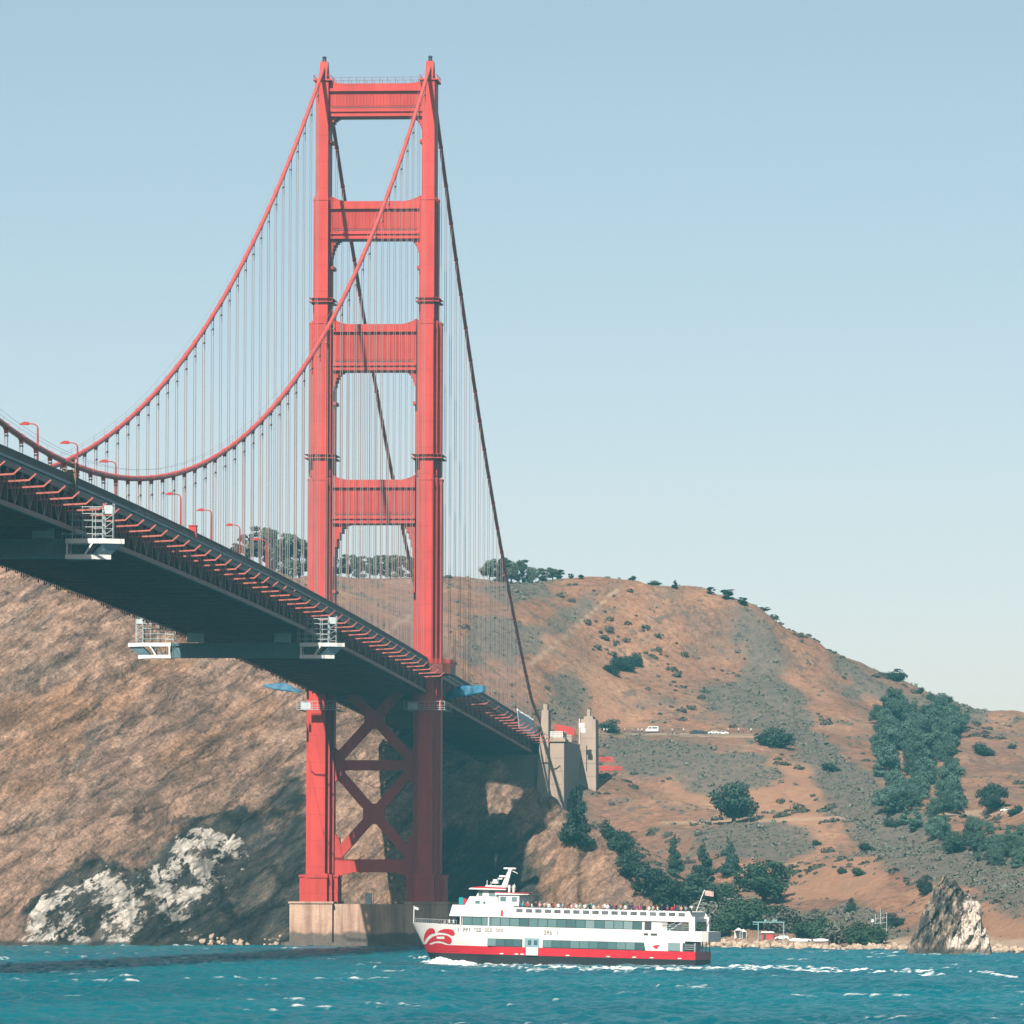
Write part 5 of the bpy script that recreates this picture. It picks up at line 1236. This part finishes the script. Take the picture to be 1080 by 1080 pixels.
# ------------------------------------------------------------------ cars, people and small things on the land
def make_car(kind, paint):
    van = kind == 'van'; root = empty('parked_car' if not van else 'parked_van')
    b = MB()
    if van: b.prism([(0, .35), (5.2, .35), (5.2, 2.15), (5.0, 2.3), (1.3, 2.3), (.6, 1.35), (0, 1.15)], -.95, .95, 'y')
    else: b.prism([(0, .35), (4.4, .35), (4.4, .85), (4.2, .98), (3.55, 1.0), (3.0, 1.45), (1.7, 1.45), (1.15, .98), (.1, .85)], -.86, .86, 'y')
    b.build('body', paint, root); g = MB()
    for y in (-1.0 if van else -.89, .97 if van else .86):
        if van: g.prism([(1.0, 1.4), (2.4, 1.4), (2.4, 2.0), (1.4, 2.0)], y, y+.03, 'y'); g.box(2.7, 4.8, y, y+.03, 1.4, 2.0)
        else: g.prism([(1.4, 1.0), (3.3, 1.0), (2.9, 1.38), (1.78, 1.38)], y, y+.03, 'y')
    g.build('side_window', M_DARK, root)
    for x in (.9, 4.1 if van else 3.5):
        for y in (-.9, .7): t = MB(); t.tube([(x, y, .34), (x, y+.2, .34)], .34, 12); t.build('wheel', M_DARK, root)
    return root
M_NAVY = simple('navy_paint', (.02, .035, .06), .3)
for px, py, kind, paint, lab in ((681,773,'van',M_WHITE,'white van parked by the roadside wall left of the dark car'), (727,774,'car',M_NAVY,'dark blue car parked at the roadside lay-by between white vehicles'), (734,774.5,'car',M_NAVY,'second dark car nose to tail with another in the lay-by'), (747,775,'car',M_WHITE,'white car parked next to the dark cars in the lay-by'), (757,775.5,'car',M_WHITE,'white car second to the right of the dark cars in the lay-by'), (1055,857,'car',M_WHITE,'white car on the service road at the right edge'), (817,992,'car',M_WHITE,'white car beside the red hut on the shore')):
    o = make_car(kind, paint); g = hit(px, py); o.location = (g[0], g[1], Hat(g[0], g[1])+.1); o.scale = (.82, .82, .85); tag(o, lab, 'van' if kind == 'van' else 'car')
cols = list(TOP)
for i, px in enumerate((629, 633, 637, 640, 644, 650, 659, 667, 673, 677, 699, 709, 721, 763, 768, 779, 784, 792)):
    g = hit(px, 773.5); c = 'white' if i % 3 != 1 else rnd.choice(cols)
    person((g[0], g[1], Hat(g[0], g[1])), rnd.random()*6, c, 'sightseer in a %s top at the roadside, %s from the slim pylon' % (c, ordinal(i+1)), 'sightseers along the roadside lay-by', 1.05)
wl = MB()
pr = None
for px in range(630, 800, 6):
    g = hit(px, 775.5); q = (g[0], g[1]-1.2, Hat(g[0], g[1]-1.2))
    if pr: wl.beam((*pr[:2], pr[2]+.3), (*q[:2], q[2]+.2), .3, .45)
    pr = q
tag(wl.build('roadside_wall', simple('wall_stone', (.25, .19, .14), .9)), 'low stone wall along the edge of the roadside lay-by', 'wall')
for x0, x1, y, lab in ((628, 647, 803, 'upper red barrier beside the slim pylon'), (631, 656, 813, 'lower red barrier beside the slim pylon')):
    a = hit(x0, y); b_ = hit(x1, y); mb = MB(); n = 8
    for k in range(n+1):
        t = k/n; x, yy = a[0]+(b_[0]-a[0])*t, a[1]+(b_[1]-a[1])*t; mb.box(x-.08, x+.08, yy-.08, yy+.08, Hat(x, yy)-.3, max(a[2], b_[2])+1.5)
    z = max(a[2], b_[2])
    for h_ in (.35, 1.15): mb.beam((a[0], a[1], z+h_), (b_[0], b_[1], z+h_), .12, .55)
    tag(mb.build('construction_barrier', M_RED), lab, 'barrier')
g = hit(803, 993); hb = MB(); z = Hat(g[0], g[1])-.2
hut = empty('boat_hut', (g[0], g[1], z)); tag(hut, 'small red hut with a white roof on the rocky shore of the cove', 'hut')
hb.box(0, 3.1, 0, 3, 0, 2.3); hb.build('wall', simple('hut_red', (.5, .06, .06), .7), hut); hb = MB(); hb.prism([(-.2, 2.3), (3.3, 2.3), (3.0, 2.7), (.1, 2.7)], -.3, 3.3, 'y'); hb.build('roof', M_WHITE, hut); hb = MB(); hb.box(.5, 1.2, -.05, -.01, 0, 1.9); hb.build('door', M_DARK, hut)
g = hit(812, 992); fr = MB(); z = Hat(g[0], g[1])
for x in (-3.0, 3.4): fr.box(x-.12, x+.12, -.12, .12, -1, 4.6)
fr.box(-4.4, 3.6, -.1, .1, 4.4, 4.65); fr.box(-4.4, -3.0, -.08, .08, 3.9, 4.05)
for x in (-1.2, .9, 1.4): fr.box(x-.3, x+.3, -.2, .2, 4.65, 5.2)
o = fr.build('hoist_frame', simple('teal_frame', (.20, .36, .38), .6)); o.location = (g[0], g[1]+1.5, z); tag(o, 'teal steel hoist frame standing over the red hut on the shore', 'hoist frame')
for px, w_, h_, lab in ((779, 1.9, 2.2, 'white canopy tent at the left of the red hut on the shore'), (784, 1.6, 1.8, 'smaller white canopy tent next to the red hut')):
    g = hit(px, 991); t = MB(); z = Hat(g[0], g[1])
    for x in (-w_/2, w_/2):
        for y in (-w_/2, w_/2): t.box(x-.05, x+.05, y-.05, y+.05, 0, h_)
    t.add([(-w_/2, -w_/2, h_), (w_/2, -w_/2, h_), (w_/2, w_/2, h_), (-w_/2, w_/2, h_), (0, 0, h_+.7)], [(0, 1, 4), (1, 2, 4), (2, 3, 4), (3, 0, 4), (3, 2, 1, 0)]); t.box(-w_/2, w_/2, w_/2-.05, w_/2, .2, h_)
    o = t.build('canopy_tent', M_WHITE); o.location = (g[0], g[1], z); tag(o, lab, 'tent')
for px, lab in ((840, 'white upturned boat on the rubble shore, left of its pair'), (850, 'white upturned boat on the rubble shore, right of its pair'), (866, 'small white upturned boat lying apart from the pair on the rubble shore')):
    g = hit(px, 994); mb = MB(); n = 9; v = []
    for i in range(n):
        t = i/(n-1)*2-1; w_ = .8*(1-abs(t)**2.5)+.04
        for k in range(6): a = math.pi*k/5; v.append((t*1.9, w_*math.cos(a), .1+.8*math.sin(a)*(1-.3*t*t)))
    mb.add(v, [(i*6+k, i*6+k+1, i*6+k+7, i*6+k+6) for i in range(n-1) for k in range(5)]+[(i*6, i*6+6, i*6+11, i*6+5) for i in range(n-1)])
    o = mb.build('upturned_boat', M_WHITE, None, True); o.location = (g[0], g[1], Hat(g[0], g[1])+.05); o.rotation_euler = (0, 0, rnd.uniform(-.3, .3)); tag(o, lab, 'boat')
g = hit(930, 985); mb = MB()
for x in (-1.6, -.3, 1.2): mb.tube([(x, 0, -1), (x, 0, 6.4-abs(x)*.9)], .07, 5)
for z in (1.2, 2.6, 3.8): mb.beam((-1.6, 0, z), (1.2, 0, z+.2), .07)
mb.box(-2.6, -1.9, -.2, .2, 2.8, 3.6); mb.tube([(-2.25, 0, -1), (-2.25, 0, 2.9)], .07, 5)
o = mb.build('mast_frame', M_SCAF); o.location = (g[0], g[1], Hat(g[0], g[1])); tag(o, 'thin pale poles with a small white board on the shore left of the sea stack', 'mast')
g = hit(826, 997); mb = MB(); mb.tube([(0, 0, -1), (0, 0, 3.2)], .16); mb.box(-.8, 1.2, -.1, .1, 3.0, 3.25); o = mb.build('mooring_post', M_SCAF); o.location = (g[0], g[1], 0); tag(o, 'pale post with a crosspiece at the waterline right of the red hut', 'post')

for v in PROTO.values():
    for p in list(v):
        if 'category' not in p.keys():
            for ch in list(p.children): bpy.data.objects.remove(ch)
            bpy.data.objects.remove(p)

# ------------------------------------------------------------------ air
hz = MB(); hz.box(-700, 900, -1900, 1400, -70, 330)
mt = bpy.data.materials.new('sea_air'); mt.use_nodes = True; n = mt.node_tree; n.nodes.remove(n.nodes['Principled BSDF'])
pv = n.nodes.new('ShaderNodeVolumePrincipled'); pv.inputs['Color'].default_value = (.22, .80, 1.0, 1); pv.inputs['Density'].default_value = .00007; pv.inputs['Anisotropy'].default_value = 0.0
n.links.new(pv.outputs['Volume'], n.nodes['Material Output'].inputs['Volume'])
o = hz.build('haze', mt); o['kind'] = 'stuff'
